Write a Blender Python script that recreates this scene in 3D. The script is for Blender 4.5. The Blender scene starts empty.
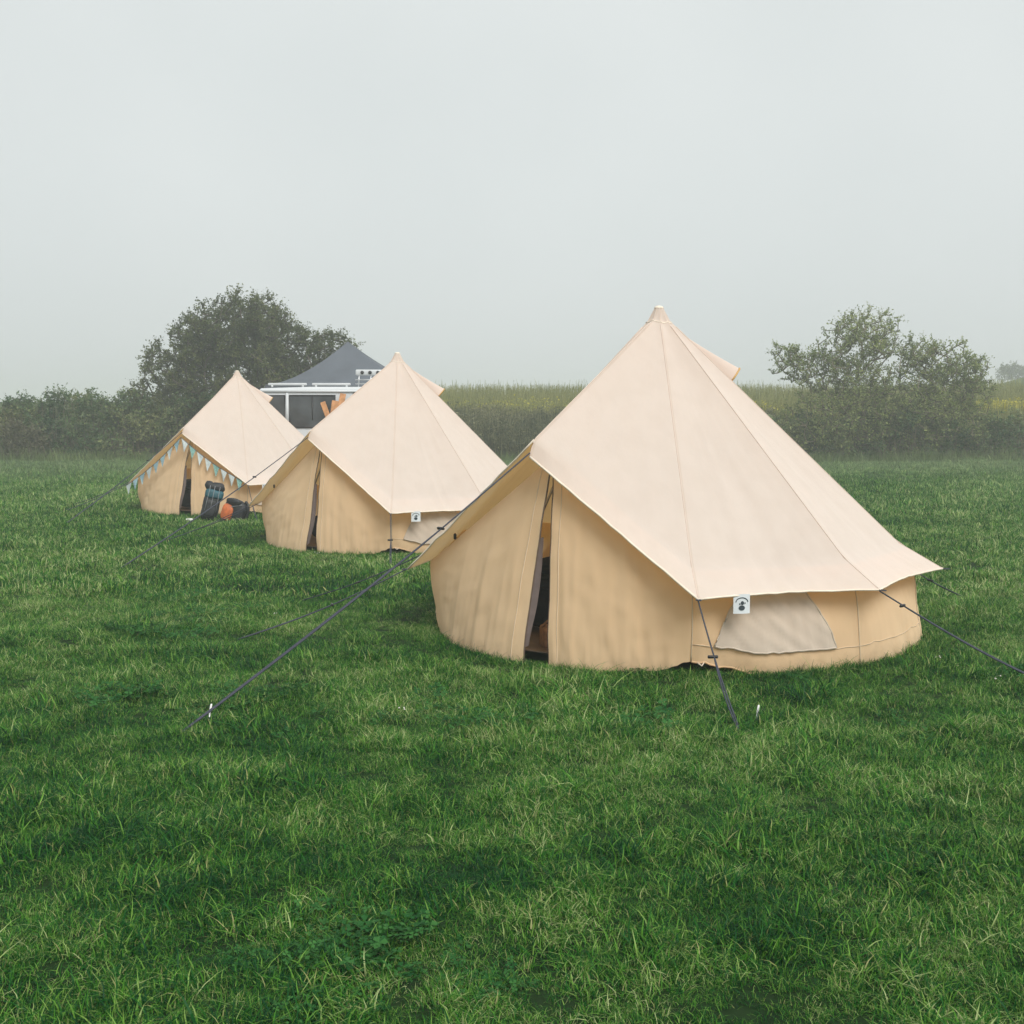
import bpy, bmesh, math, random
import numpy as np
from mathutils import Vector, Matrix, noise

random.seed(7)
rng = np.random.default_rng(7)
R = math.radians
scene = bpy.context.scene
COL = scene.collection

# ------------------------------------------------------------------ helpers
class MB:
    """collects vertices and faces, then links them as ONE mesh object"""
    def __init__(self):
        self.v, self.f, self.uv = [], [], []
    def add(self, verts, faces, uvs=None):
        o = len(self.v)
        self.v += [tuple(p) for p in verts]
        self.f += [tuple(i + o for i in f) for f in faces]
        self.uv += list(uvs) if uvs is not None else [(0.0, 0.0)] * len(verts)
    def grid(self, fn, nu, nv, uvfn=None):
        vs, us, fs = [], [], []
        for j in range(nv + 1):
            for i in range(nu + 1):
                u, v = i / nu, j / nv
                vs.append(fn(u, v)); us.append(uvfn(u, v) if uvfn else (u, v))
        for j in range(nv):
            for i in range(nu):
                a = j * (nu + 1) + i
                fs.append((a, a + 1, a + nu + 2, a + nu + 1))
        self.add(vs, fs, us)
    def box(self, c, s, rot=None, bevel=0.0, seg=2):
        bm = bmesh.new()
        bmesh.ops.create_cube(bm, size=1.0)
        for v in bm.verts: v.co = Vector((v.co.x * s[0], v.co.y * s[1], v.co.z * s[2]))
        if bevel > 0:
            bmesh.ops.bevel(bm, geom=bm.edges[:], offset=bevel, segments=seg, affect='EDGES', profile=0.5)
        m = Matrix.Translation(c) @ (rot.to_4x4() if rot is not None else Matrix.Identity(4))
        bm.verts.ensure_lookup_table()
        self.add([m @ v.co for v in bm.verts], [[v.index for v in f.verts] for f in bm.faces])
        bm.free()
    def tube(self, pts, rad, n=6, cap=True):
        pts = [Vector(p) for p in pts]
        rads = rad if isinstance(rad, (list, tuple)) else [rad] * len(pts)
        vs, fs = [], []
        for k, p in enumerate(pts):
            d = (pts[min(k + 1, len(pts) - 1)] - pts[max(k - 1, 0)])
            d = d.normalized() if d.length > 1e-9 else Vector((0, 0, 1))
            a = d.cross(Vector((0, 0, 1)) if abs(d.z) < 0.9 else Vector((1, 0, 0))).normalized()
            b = d.cross(a)
            for i in range(n):
                t = 2 * math.pi * i / n
                vs.append(p + (a * math.cos(t) + b * math.sin(t)) * rads[k])
        for k in range(len(pts) - 1):
            for i in range(n):
                j = (i + 1) % n
                fs.append((k * n + i, k * n + j, (k + 1) * n + j, (k + 1) * n + i))
        if cap:
            fs.append(tuple(range(n))[::-1]); fs.append(tuple((len(pts) - 1) * n + i for i in range(n)))
        self.add(vs, fs)
    def lathe(self, prof, n=20, mat=Matrix.Identity(4)):
        vs, fs = [], []
        for (r, z) in prof:
            for i in range(n):
                t = 2 * math.pi * i / n
                vs.append(mat @ Vector((r * math.cos(t), r * math.sin(t), z)))
        for k in range(len(prof) - 1):
            for i in range(n):
                j = (i + 1) % n
                fs.append((k * n + i, k * n + j, (k + 1) * n + j, (k + 1) * n + i))
        fs.append(tuple(range(n))[::-1]); fs.append(tuple((len(prof) - 1) * n + i for i in range(n)))
        self.add(vs, fs)
    def build(self, name, mat, parent=None, smooth=True):
        me = bpy.data.meshes.new(name)
        me.from_pydata(self.v, [], self.f)
        uvl = me.uv_layers.new(name='UVMap')
        li = np.empty(len(me.loops), dtype=np.int32); me.loops.foreach_get('vertex_index', li)
        uvl.data.foreach_set('uv', np.array(self.uv, dtype=np.float32)[li].ravel())
        me.polygons.foreach_set('use_smooth', [smooth] * len(me.polygons))
        me.materials.append(mat); me.update()
        o = bpy.data.objects.new(name, me); COL.objects.link(o)
        if parent is not None: o.parent = parent
        return o

def mesh_np(name, verts, faces_len, loops, mat, parent=None, rnd=None, smooth=False, link=True):
    """big mesh from numpy arrays; all faces have the same corner count"""
    me = bpy.data.meshes.new(name)
    nf = len(loops) // faces_len
    me.vertices.add(len(verts)); me.vertices.foreach_set('co', np.asarray(verts, dtype=np.float32).ravel())
    me.loops.add(len(loops)); me.loops.foreach_set('vertex_index', np.asarray(loops, dtype=np.int32))
    me.polygons.add(nf)
    me.polygons.foreach_set('loop_start', np.arange(nf, dtype=np.int32) * faces_len)
    me.polygons.foreach_set('use_smooth', np.full(nf, smooth))
    me.update(calc_edges=True); me.validate()
    if rnd is not None:
        a = me.attributes.new('rnd', 'FLOAT', 'POINT'); a.data.foreach_set('value', np.asarray(rnd, dtype=np.float32))
    me.materials.append(mat)
    o = bpy.data.objects.new(name, me)
    if link: COL.objects.link(o)
    if parent is not None: o.parent = parent
    return o

def tag(o, label=None, cat=None, group=None, kind=None):
    if label: o['label'] = label
    if cat: o['category'] = cat
    if group: o['group'] = group
    if kind: o['kind'] = kind
    return o

def empty(name, loc=(0, 0, 0), rz=0.0):
    o = bpy.data.objects.new(name, None); COL.objects.link(o)
    o.location = loc; o.rotation_euler = (0, 0, rz); o.empty_display_size = 0.2
    return o

def copy_tree(o, parent=None):
    c = o.copy(); COL.objects.link(c)
    if parent is not None: c.parent = parent
    for ch in list(o.children): copy_tree(ch, c)
    return c

def sstep(a, b, x):
    t = np.clip((x - a) / (b - a), 0, 1); return t * t * (3 - 2 * t)

def n3(x, y, z): return noise.noise(Vector((x, y, z)))

# ------------------------------------------------------------------ materials
def mat_new(name):
    m = bpy.data.materials.new(name); m.use_nodes = True
    nt = m.node_tree; nt.nodes.clear()
    out = nt.nodes.new('ShaderNodeOutputMaterial')
    return m, nt, out

def N(nt, typ, **kw):
    n = nt.nodes.new(typ)
    for k, v in kw.items():
        if k in n.inputs: n.inputs[k].default_value = v
        else: setattr(n, k, v)
    return n

def ramp(nt, stops, src):
    r = nt.nodes.new('ShaderNodeValToRGB'); e = r.color_ramp.elements
    while len(e) < len(stops): e.new(0.5)
    for el, (p, c) in zip(e, stops): el.position = p; el.color = (*c, 1)
    nt.links.new(src, r.inputs[0]); return r.outputs[0]

def mathn(nt, op, a, b=None, c=None):
    n = nt.nodes.new('ShaderNodeMath'); n.operation = op
    for i, x in enumerate((a, b, c)):
        if x is None: continue
        if isinstance(x, (int, float)): n.inputs[i].default_value = x
        else: nt.links.new(x, n.inputs[i])
    return n.outputs[0]

def mixc(nt, fac, a, b, mode='MIX'):
    n = nt.nodes.new('ShaderNodeMix'); n.data_type = 'RGBA'; n.blend_type = mode
    for i, x in ((0, fac), (6, a), (7, b)):
        if isinstance(x, (int, float)): n.inputs[i].default_value = x
        elif isinstance(x, tuple): n.inputs[i].default_value = (*x, 1) if len(x) == 3 else x
        else: nt.links.new(x, n.inputs[i])
    return n.outputs[2]

def noise_tex(nt, scale, vec=None, detail=3.0, rough=0.55):
    n = nt.nodes.new('ShaderNodeTexNoise'); n.inputs['Scale'].default_value = scale
    n.inputs['Detail'].default_value = detail; n.inputs['Roughness'].default_value = rough
    if vec is not None: nt.links.new(vec, n.inputs['Vector'])
    return n.outputs['Fac']

def mat_simple(name, col, rough=0.6, var=0.12, scale=12.0, metallic=0.0, bump=0.0, bscale=60.0, spec=0.5):
    m, nt, out = mat_new(name)
    p = nt.nodes.new('ShaderNodeBsdfPrincipled')
    tc = nt.nodes.new('ShaderNodeTexCoord')
    f = noise_tex(nt, scale, tc.outputs['Object'])
    lo = tuple(c * (1 - var) for c in col); hi = tuple(min(1, c * (1 + var)) for c in col)
    nt.links.new(ramp(nt, [(0.3, lo), (0.7, hi)], f), p.inputs['Base Color'])
    p.inputs['Roughness'].default_value = rough; p.inputs['Metallic'].default_value = metallic
    p.inputs['Specular IOR Level'].default_value = spec
    if bump > 0:
        b = nt.nodes.new('ShaderNodeBump'); b.inputs['Strength'].default_value = bump; b.inputs['Distance'].default_value = 0.01
        nt.links.new(noise_tex(nt, bscale, tc.outputs['Object']), b.inputs['Height'])
        nt.links.new(b.outputs[0], p.inputs['Normal'])
    nt.links.new(p.outputs[0], out.inputs['Surface'])
    return m

def mat_canvas(name, col, trans, tfac, seams=False, mud=0.0, crease=0.0):
    """cotton canvas: reflects cream, lets warm light through"""
    m, nt, out = mat_new(name)
    tc = nt.nodes.new('ShaderNodeTexCoord')
    big = noise_tex(nt, 1.6, tc.outputs['Object'], 4)
    mp = nt.nodes.new('ShaderNodeMapping'); mp.inputs['Scale'].default_value = (1, 1, 0.25)
    nt.links.new(tc.outputs['Object'], mp.inputs[0])
    streak = noise_tex(nt, 7.0, mp.outputs[0], 4)
    fine = noise_tex(nt, 260.0, tc.outputs['Object'], 2)
    c = ramp(nt, [(0.25, tuple(x * 0.975 for x in col)), (0.6, col), (0.85, tuple(min(1, x * 1.012) for x in col))], big)
    c = mixc(nt, 0.05, c, ramp(nt, [(0.35, (0.45, 0.36, 0.26)), (0.6, (1, 1, 1))], streak), 'MULTIPLY')
    h = mathn(nt, 'ADD', mathn(nt, 'MULTIPLY', fine, 0.05), mathn(nt, 'MULTIPLY', streak, 0.5))
    if seams:
        sx = nt.nodes.new('ShaderNodeSeparateXYZ'); nt.links.new(tc.outputs['UV'], sx.inputs[0])
        fr = mathn(nt, 'FRACT', sx.outputs[0])
        # two rows of stitching beside every seam (uv.x is metres from the seam)
        d = mathn(nt, 'ABSOLUTE', mathn(nt, 'SUBTRACT', sx.outputs[0], 0.012))
        line = mathn(nt, 'LESS_THAN', d, 0.006)
        c = mixc(nt, mathn(nt, 'MULTIPLY', line, 0.2), c, (0.50, 0.40, 0.29))
    if mud > 0:
        sz = nt.nodes.new('ShaderNodeSeparateXYZ'); nt.links.new(tc.outputs['Object'], sz.inputs[0])
        edge = mathn(nt, 'MULTIPLY', noise_tex(nt, 9.0, tc.outputs['Object'], 5, 0.7), 0.30)
        mk = nt.nodes.new('ShaderNodeMapRange'); mk.inputs[1].default_value = -0.02; mk.inputs[2].default_value = -0.13
        nt.links.new(mathn(nt, 'SUBTRACT', sz.outputs[2], edge), mk.inputs[0])
        c = mixc(nt, mathn(nt, 'MULTIPLY', mk.outputs[0], mud), c, (0.26, 0.19, 0.10))
    if crease > 0:
        mc = nt.nodes.new('ShaderNodeMapping'); mc.inputs['Scale'].default_value = (1, 1, 0.35)
        nt.links.new(tc.outputs['Object'], mc.inputs[0])
        mcn = nt.nodes.new('ShaderNodeTexNoise'); mcn.inputs['Scale'].default_value = 5.0; mcn.inputs['Detail'].default_value = 3; mcn.inputs['Distortion'].default_value = 1.2
        nt.links.new(mc.outputs[0], mcn.inputs['Vector'])
        h = mathn(nt, 'ADD', h, mathn(nt, 'MULTIPLY', mcn.outputs['Fac'], crease))
    dif = nt.nodes.new('ShaderNodeBsdfDiffuse'); dif.inputs['Roughness'].default_value = 0.6
    tr = nt.nodes.new('ShaderNodeBsdfTranslucent'); tr.inputs['Color'].default_value = (*trans, 1)
    nt.links.new(c, dif.inputs['Color'])
    b = nt.nodes.new('ShaderNodeBump'); b.inputs['Strength'].default_value = 0.35; b.inputs['Distance'].default_value = 0.02
    nt.links.new(h, b.inputs['Height']); nt.links.new(b.outputs[0], dif.inputs['Normal'])
    mx = nt.nodes.new('ShaderNodeMixShader'); mx.inputs[0].default_value = tfac
    nt.links.new(dif.outputs[0], mx.inputs[1]); nt.links.new(tr.outputs[0], mx.inputs[2])
    nt.links.new(mx.outputs[0], out.inputs['Surface'])
    return m

def mat_leaf(name, stops, trans=0.3, patch_scale=0.35, patch=0.5, rough=0.55, spec=0.25):
    """foliage: random tint per leaf, slow change of tint through the plant"""
    m, nt, out = mat_new(name)
    at = nt.nodes.new('ShaderNodeAttribute'); at.attribute_name = 'rnd'
    geo = nt.nodes.new('ShaderNodeNewGeometry')
    pn = noise_tex(nt, patch_scale, geo.outputs['Position'], 3)
    f = mathn(nt, 'ADD', mathn(nt, 'MULTIPLY', at.outputs['Fac'], 1 - patch), mathn(nt, 'MULTIPLY', pn, patch))
    c = ramp(nt, stops, f)
    p = nt.nodes.new('ShaderNodeBsdfPrincipled'); p.inputs['Roughness'].default_value = rough
    p.inputs['Specular IOR Level'].default_value = spec
    tr = nt.nodes.new('ShaderNodeBsdfTranslucent')
    nt.links.new(c, p.inputs['Base Color']); nt.links.new(c, tr.inputs['Color'])
    mx = nt.nodes.new('ShaderNodeMixShader'); mx.inputs[0].default_value = trans
    nt.links.new(p.outputs[0], mx.inputs[1]); nt.links.new(tr.outputs[0], mx.inputs[2])
    nt.links.new(mx.outputs[0], out.inputs['Surface'])
    return m

def mat_grass(name):
    m, nt, out = mat_new(name)
    at = nt.nodes.new('ShaderNodeAttribute'); at.attribute_name = 'rnd'
    geo = nt.nodes.new('ShaderNodeNewGeometry'); oi = nt.nodes.new('ShaderNodeObjectInfo')
    big = noise_tex(nt, 0.22, geo.outputs['Position'], 3, 0.55)
    mid = noise_tex(nt, 1.7, geo.outputs['Position'], 4, 0.6)
    f = mathn(nt, 'ADD', mathn(nt, 'MULTIPLY', big, 1.0), mathn(nt, 'MULTIPLY', mid, 1.25))
    f = mathn(nt, 'ADD', f, mathn(nt, 'MULTIPLY', oi.outputs['Random'], 0.16))
    f = mathn(nt, 'ADD', f, mathn(nt, 'MULTIPLY', mathn(nt, 'POWER', at.outputs['Fac'], 1.25), 0.92))
    mps = nt.nodes.new('ShaderNodeMapping'); mps.inputs['Scale'].default_value = (0.35, 1.0, 1.0)
    nt.links.new(geo.outputs['Position'], mps.inputs[0])
    f = mathn(nt, 'ADD', f, mathn(nt, 'MULTIPLY', noise_tex(nt, 0.42, mps.outputs[0], 4), 0.95))
    f = mathn(nt, 'SUBTRACT', f, 1.54)
    # grass colour turns darker towards the near edge of the field
    spn = nt.nodes.new('ShaderNodeSeparateXYZ'); nt.links.new(geo.outputs['Position'], spn.inputs[0])
    near_tone = nt.nodes.new('ShaderNodeMapRange'); near_tone.inputs[1].default_value = 4.3; near_tone.inputs[2].default_value = 8.5
    near_tone.inputs[3].default_value = -0.13; near_tone.inputs[4].default_value = 0.0
    nt.links.new(mathn(nt, 'ADD', spn.outputs[1], mathn(nt, 'MULTIPLY', mid, 2.0)), near_tone.inputs[0])
    f = mathn(nt, 'ADD', f, near_tone.outputs[0])
    c = ramp(nt, GRASS_STOPS, f)
    dry = mathn(nt, 'GREATER_THAN', at.outputs['Fac'], 0.955)
    c = mixc(nt, mathn(nt, 'MULTIPLY', dry, 0.75), c, (0.30, 0.29, 0.12))
    # the uncut margin of the field is longer, paler grass
    sp = nt.nodes.new('ShaderNodeSeparateXYZ'); nt.links.new(geo.outputs['Position'], sp.inputs[0])
    mr = nt.nodes.new('ShaderNodeMapRange'); mr.inputs[1].default_value = 37; mr.inputs[2].default_value = 48; mr.inputs[4].default_value = 0.55
    nt.links.new(mathn(nt, 'ADD', sp.outputs[1], mathn(nt, 'MULTIPLY', mid, 5.0)), mr.inputs[0])
    c = mixc(nt, mr.outputs[0], c, (0.20, 0.26, 0.13))
    p = nt.nodes.new('ShaderNodeBsdfPrincipled'); p.inputs['Roughness'].default_value = 0.5
    p.inputs['Specular IOR Level'].default_value = 0.14
    tr = nt.nodes.new('ShaderNodeBsdfTranslucent')
    nt.links.new(c, p.inputs['Base Color']); nt.links.new(c, tr.inputs['Color'])
    mx = nt.nodes.new('ShaderNodeMixShader'); mx.inputs[0].default_value = 0.22
    nt.links.new(p.outputs[0], mx.inputs[1]); nt.links.new(tr.outputs[0], mx.inputs[2])
    nt.links.new(mx.outputs[0], out.inputs['Surface'])
    return m

GRASS_STOPS = [(0.05, (0.003, 0.048, 0.012)), (0.34, (0.014, 0.116, 0.012)), (0.58, (0.068, 0.225, 0.018)), (0.84, (0.195, 0.34, 0.065)), (1.0, (0.38, 0.45, 0.20))]

M = {}
M['roof'] = mat_canvas('cotton_canvas_roof', (0.81, 0.735, 0.67), (0.96, 0.60, 0.23), 0.30, seams=True, crease=0.35)
M['wall'] = mat_canvas('cotton_canvas_wall_shade_tint', (0.92, 0.72, 0.48), (0.96, 0.70, 0.39), 0.42, mud=0.25, crease=0.5)  # same canvas as the roof, with the warm tint of shade put in its colour
M['seam'] = mat_simple('tan_seam_tape', (0.60, 0.47, 0.32), 0.9, 0.08)
M['hem'] = mat_simple('canvas_hem', (0.78, 0.68, 0.56), 0.9, 0.06)
M['mesh'] = mat_canvas('window_mesh', (0.72, 0.65, 0.56), (0.75, 0.62, 0.46), 0.32, crease=1.5)
M['facing'] = mat_simple('mauve_net_facing', (0.12, 0.095, 0.09), 0.9)
M['zip'] = mat_simple('brown_zip_tape', (0.10, 0.065, 0.045), 0.7)
M['rope'] = mat_simple('navy_guy_rope', (0.035, 0.04, 0.06), 0.7, 0.4, 90)
M['plastic'] = mat_simple('black_plastic', (0.015, 0.015, 0.017), 0.45)
M['tagwhite'] = mat_simple('white_woven_tag', (0.62, 0.66, 0.68), 0.8, 0.05)
M['ink'] = mat_simple('dark_print', (0.03, 0.045, 0.055), 0.8)
M['sheet'] = mat_simple('brown_groundsheet', (0.12, 0.085, 0.06), 0.7, 0.2, 8)
M['pole'] = mat_simple('galvanised_pole', (0.45, 0.45, 0.45), 0.4, 0.1, 20, metallic=0.8)
M['navy'] = mat_simple('navy_bedding', (0.010, 0.014, 0.028), 0.9, 0.3, 6, bump=0.4, bscale=14, spec=0.05)
M['cardboard'] = mat_simple('brown_basket', (0.22, 0.12, 0.065), 0.8, 0.35, 18, bump=0.5, bscale=40)
M['pegwhite'] = mat_simple('white_peg_cap', (0.8, 0.8, 0.78), 0.5, 0.04)
M['vanwhite'] = mat_simple('white_van_paint', (0.56, 0.585, 0.60), 0.3, 0.04, 2)
M['glass'] = mat_simple('dark_tinted_glass', (0.05, 0.055, 0.058), 0.08, 0.5, 1.6)
M['tyre'] = mat_simple('black_rubber', (0.02, 0.02, 0.02), 0.85)
M['steel'] = mat_simple('silver_steel', (0.55, 0.56, 0.57), 0.35, 0.08, 20, metallic=0.7)
M['lamp'] = mat_simple('clear_lamp_lens', (0.55, 0.57, 0.58), 0.1, 0.05)
M['redlamp'] = mat_simple('red_lamp_lens', (0.35, 0.02, 0.02), 0.2)
M['greycloth'] = mat_simple('charcoal_gazebo_fabric', (0.095, 0.110, 0.130), 0.75, 0.12, 1.5, bump=0.15, bscale=8)
M['wood'] = mat_simple('orange_pine_wood', (0.46, 0.22, 0.09), 0.7, 0.3, 9)
M['packblack'] = mat_simple('black_nylon', (0.010, 0.012, 0.015), 0.6, 0.4, 14, bump=0.5, bscale=18)
M['packteal'] = mat_simple('teal_nylon', (0.012, 0.085, 0.11), 0.55, 0.3, 14, bump=0.4, bscale=18)
M['packorange'] = mat_simple('orange_nylon', (0.52, 0.13, 0.035), 0.55, 0.25, 14, bump=0.4, bscale=18)
M['packgrey'] = mat_simple('grey_webbing', (0.20, 0.21, 0.22), 0.7, 0.2, 20)
FLAGS = [mat_simple('mint_flag_cotton', (0.22, 0.40, 0.36), 0.9, 0.35, 45), mat_simple('pale_blue_flag_cotton', (0.28, 0.42, 0.48), 0.9, 0.3, 45),
         mat_simple('white_flag_cotton', (0.48, 0.54, 0.54), 0.9, 0.15, 45)]
M['bark'] = mat_simple('grey_brown_bark', (0.075, 0.062, 0.048), 0.9, 0.35, 4)
M['twig'] = mat_simple('olive_brown_twig', (0.15, 0.13, 0.085), 0.9, 0.3, 4)
M['leaf_tree'] = mat_leaf('dark_tree_leaf', [(0.25, (0.032, 0.052, 0.016)), (0.5, (0.085, 0.115, 0.034)), (0.75, (0.18, 0.20, 0.065))])
M['leaf_shrub'] = mat_leaf('olive_shrub_leaf', [(0.25, (0.075, 0.115, 0.032)), (0.5, (0.20, 0.26, 0.08)), (0.75, (0.38, 0.42, 0.14))])
M['leaf_hedge'] = mat_leaf('hedge_leaf', [(0.34, (0.020, 0.070, 0.026)), (0.50, (0.095, 0.165, 0.055)), (0.66, (0.28, 0.30, 0.12))], patch=0.75, patch_scale=0.6)
M['leaf_pale'] = mat_leaf('pale_bush_leaf', [(0.2, (0.09, 0.10, 0.05)), (0.8, (0.17, 0.16, 0.09))])
M['weed'] = mat_leaf('dark_weed_stem', [(0.3, (0.035, 0.055, 0.024)), (0.5, (0.12, 0.13, 0.06)), (0.7, (0.30, 0.29, 0.15))], patch=0.6)
M['crop'] = mat_leaf('pale_tall_grass', [(0.2, (0.13, 0.15, 0.045)), (0.5, (0.22, 0.235, 0.07)), (0.8, (0.33, 0.32, 0.11))], patch=0.45)
M['margin'] = mat_leaf('pale_margin_grass', [(0.2, (0.07, 0.12, 0.035)), (0.8, (0.20, 0.26, 0.10))], patch=0.5)
M['rape'] = mat_leaf('yellow_flower', [(0.2, (0.38, 0.36, 0.03)), (0.8, (0.58, 0.52, 0.05))])
M['grass'] = mat_grass('grass_blade')
M['clover'] = mat_leaf('clover_leaf', [(0.2, (0.012, 0.085, 0.02)), (0.8, (0.06, 0.19, 0.045))], patch=0.3, spec=0.1)
M['petal'] = mat_simple('white_clover_petal', (0.7, 0.68, 0.62), 0.8)

# ------------------------------------------------------------------ terrain
TENTS = [((1.41, 11.45), 0.0), ((-1.88, 19.5), R(3)), ((-6.18, 26.7), R(17))]

def gh(x, y):
    """ground height in metres, numpy friendly"""
    x = np.asarray(x, dtype=float); y = np.asarray(y, dtype=float)
    h = 0.022 * np.sin(x * 1.35 + 0.7 * np.sin(y * 0.9)) * np.cos(y * 1.15 + 0.8 * np.sin(x * 0.7)) \
        + 0.03 * np.sin(x * 0.31 + 1.0) * np.sin(y * 0.27 + 0.5) + 0.016 * np.sin(x * 3.1 + y * 1.7) * np.sin(y * 2.9 - x * 1.3) \
        + 0.014 * np.sin(x * 5.3 - y * 2.1 + 2 * np.sin(x * 0.8)) * np.sin(y * 4.7 + x * 1.9 + 2 * np.sin(y * 0.7))
    for (tx, ty), _ in TENTS:
        r = np.hypot(x - tx, y - ty); h = h * sstep(1.8, 4.5, r)
    h = h - 0.06 * sstep(14, 26, y)
    h = h + 1.55 * sstep(51.5, 60, y) + 1.35 * sstep(58, 80, y)
    hs_ = sstep(0.31, 0.52, x / np.maximum(y, 1.0))
    h = h + 4.6 * sstep(66, 120, y) * hs_ + 3.2 * sstep(110, 200, y) * hs_
    return h

RBK = [190, 234, 270, 306, 342, 378, 414, 450, 486, 522, 550]
RBV = [2.13, 2.33, 2.29, 2.42, 2.46, 2.43, 2.38, 2.35, 2.30, 2.12, 2.11]
def rbase(az):
    return float(np.interp((az - 190) % 360 + 190, RBK, RBV))

def build_ground():
    def axis(parts):
        a = []
        for (s, e, st) in parts: a += list(np.arange(s, e, st))
        return np.array(a + [parts[-1][1]])
    xs = axis([(-240, -60, 12), (-60, -16, 1.5), (-16, -7, 0.35), (-7, 7, 0.14), (7, 16, 0.35), (16, 60, 1.5), (60, 240, 12)])
    ys = axis([(-45, -2, 4), (-2, 14, 0.14), (14, 30, 0.35), (30, 90, 1.2), (90, 160, 5), (160, 400, 20)])
    X, Y = np.meshgrid(xs, ys)
    V = np.stack([X, Y, gh(X, Y)], -1).reshape(-1, 3)
    nx, ny = len(xs), len(ys)
    i, j = np.meshgrid(np.arange(nx - 1), np.arange(ny - 1))
    a = (j * nx + i).ravel()
    L = np.stack([a, a + 1, a + nx + 1, a + nx], -1).ravel()
    m, nt, out = mat_new('turf_soil')
    geo = nt.nodes.new('ShaderNodeNewGeometry')
    f1 = noise_tex(nt, 0.5, geo.outputs['Position'], 5); f2 = noise_tex(nt, 9.0, geo.outputs['Position'], 4)
    c = ramp(nt, [(0.3, (0.006, 0.018, 0.006)), (0.55, (0.014, 0.034, 0.009)), (0.8, (0.035, 0.05, 0.016))],
             mathn(nt, 'ADD', mathn(nt, 'MULTIPLY', f1, 0.55), mathn(nt, 'MULTIPLY', f2, 0.45)))
    far = nt.nodes.new('ShaderNodeSeparateXYZ'); nt.links.new(geo.outputs['Position'], far.inputs[0])
    mr = nt.nodes.new('ShaderNodeMapRange'); mr.inputs[1].default_value = 58; mr.inputs[2].default_value = 62
    nt.links.new(far.outputs[1], mr.inputs[0])
    c = mixc(nt, mr.outputs[0], c, ramp(nt, [(0.3, (0.055, 0.085, 0.03)), (0.7, (0.11, 0.14, 0.05))], f1))
    p = nt.nodes.new('ShaderNodeBsdfPrincipled'); p.inputs['Roughness'].default_value = 0.95
    p.inputs['Specular IOR Level'].default_value = 0.1
    nt.links.new(c, p.inputs['Base Color']); nt.links.new(p.outputs[0], out.inputs['Surface'])
    o = mesh_np('ground', V, 4, L, m, smooth=True)
    tag(o, kind='structure', label='grassy field ground rising beyond the hedge')
build_ground()

# ------------------------------------------------------------------ grass
def tuft_mesh(name, nb, rad, hlo, hhi, wid, lean, seed, mat, seg=3):
    r = np.random.default_rng(seed)
    ang = r.uniform(0, 2 * np.pi, nb); rr = rad * np.sqrt(r.uniform(0, 1, nb))
    bx, by = rr * np.cos(ang), rr * np.sin(ang)
    h = r.uniform(hlo, hhi, nb) * r.choice([0.55, 0.8, 1.0, 1.0, 1.15], nb)
    w = wid * r.uniform(0.6, 1.3, nb)
    la = r.uniform(0, 2 * np.pi, nb); ln = lean * r.uniform(0.15, 1.3, nb) * h
    fa = la + np.pi / 2 + r.uniform(-0.9, 0.9, nb)
    twist = r.uniform(-0.6, 0.6, nb)
    vs = []
    for k in range(seg + 1):
        t = k / seg
        cx = bx + np.cos(la + twist * t) * ln * t ** 1.8
        cy = by + np.sin(la + twist * t) * ln * t ** 1.8
        cz = h * (t - 0.32 * (ln / np.maximum(h, 1e-4)) * t ** 2.6) - 0.006
        ww = w * (1 - t ** 1.6) * 0.5 + 0.0002
        vs.append(np.stack([cx + np.cos(fa) * ww, cy + np.sin(fa) * ww, cz], -1))
        vs.append(np.stack([cx - np.cos(fa) * ww, cy - np.sin(fa) * ww, cz], -1))
    V = np.stack(vs, 1).reshape(-1, 3)
    base = np.arange(nb)[:, None] * (2 * (seg + 1))
    q = np.concatenate([[2 * k, 2 * k + 1, 2 * k + 3, 2 * k + 2] for k in range(seg)])
    L = (base + q[None, :]).ravel()
    rnd = np.repeat(r.uniform(0, 1, nb), 2 * (seg + 1))
    return mesh_np(name, V, 4, L, mat, rnd=rnd, link=False)

def clover_mesh(name, nl, rad, seed, mat):
    r = np.random.default_rng(seed); V, L, rn = [], [], []
    for i in range(nl):
        a, q = r.uniform(0, 6.283), rad * math.sqrt(r.uniform())
        x, y, z = q * math.cos(a), q * math.sin(a), r.uniform(0.02, 0.055); s = r.uniform(0.007, 0.013); t0 = r.uniform(0, 6.28); c = r.uniform()
        tilt = r.uniform(-0.5, 0.5, 2)
        for k in range(3):
            t = t0 + k * 2.094
            d = np.array([math.cos(t), math.sin(t)]); p = np.array([-d[1], d[0]])
            o = len(V)
            for (u, w) in ((0, 0), (1.0, -0.75), (1.7, 0), (1.0, 0.75)):
                e = (d * u + p * w) * s
                V.append((x + e[0], y + e[1], z + e @ tilt + 0.25 * s * abs(w)))
                rn.append(c)
            L += [o, o + 1, o + 2, o + 3]
    return mesh_np(name, np.array(V), 4, np.array(L), mat, rnd=rn, link=False)

def flower_mesh(name):
    mb = MB()
    for k in range(3):
        a = k * 2.1; x, y = 0.04 * math.cos(a) * k, 0.05 * math.sin(a) * k; z = 0.07 + 0.01 * k
        mb.lathe([(0.001, z - 0.008), (0.009, z - 0.004), (0.010, z + 0.003), (0.004, z + 0.010)], 7, Matrix.Translation((x, y, 0)))
    me_o = mb.build(name, M['petal']); COL.objects.unlink(me_o); return me_o

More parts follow.
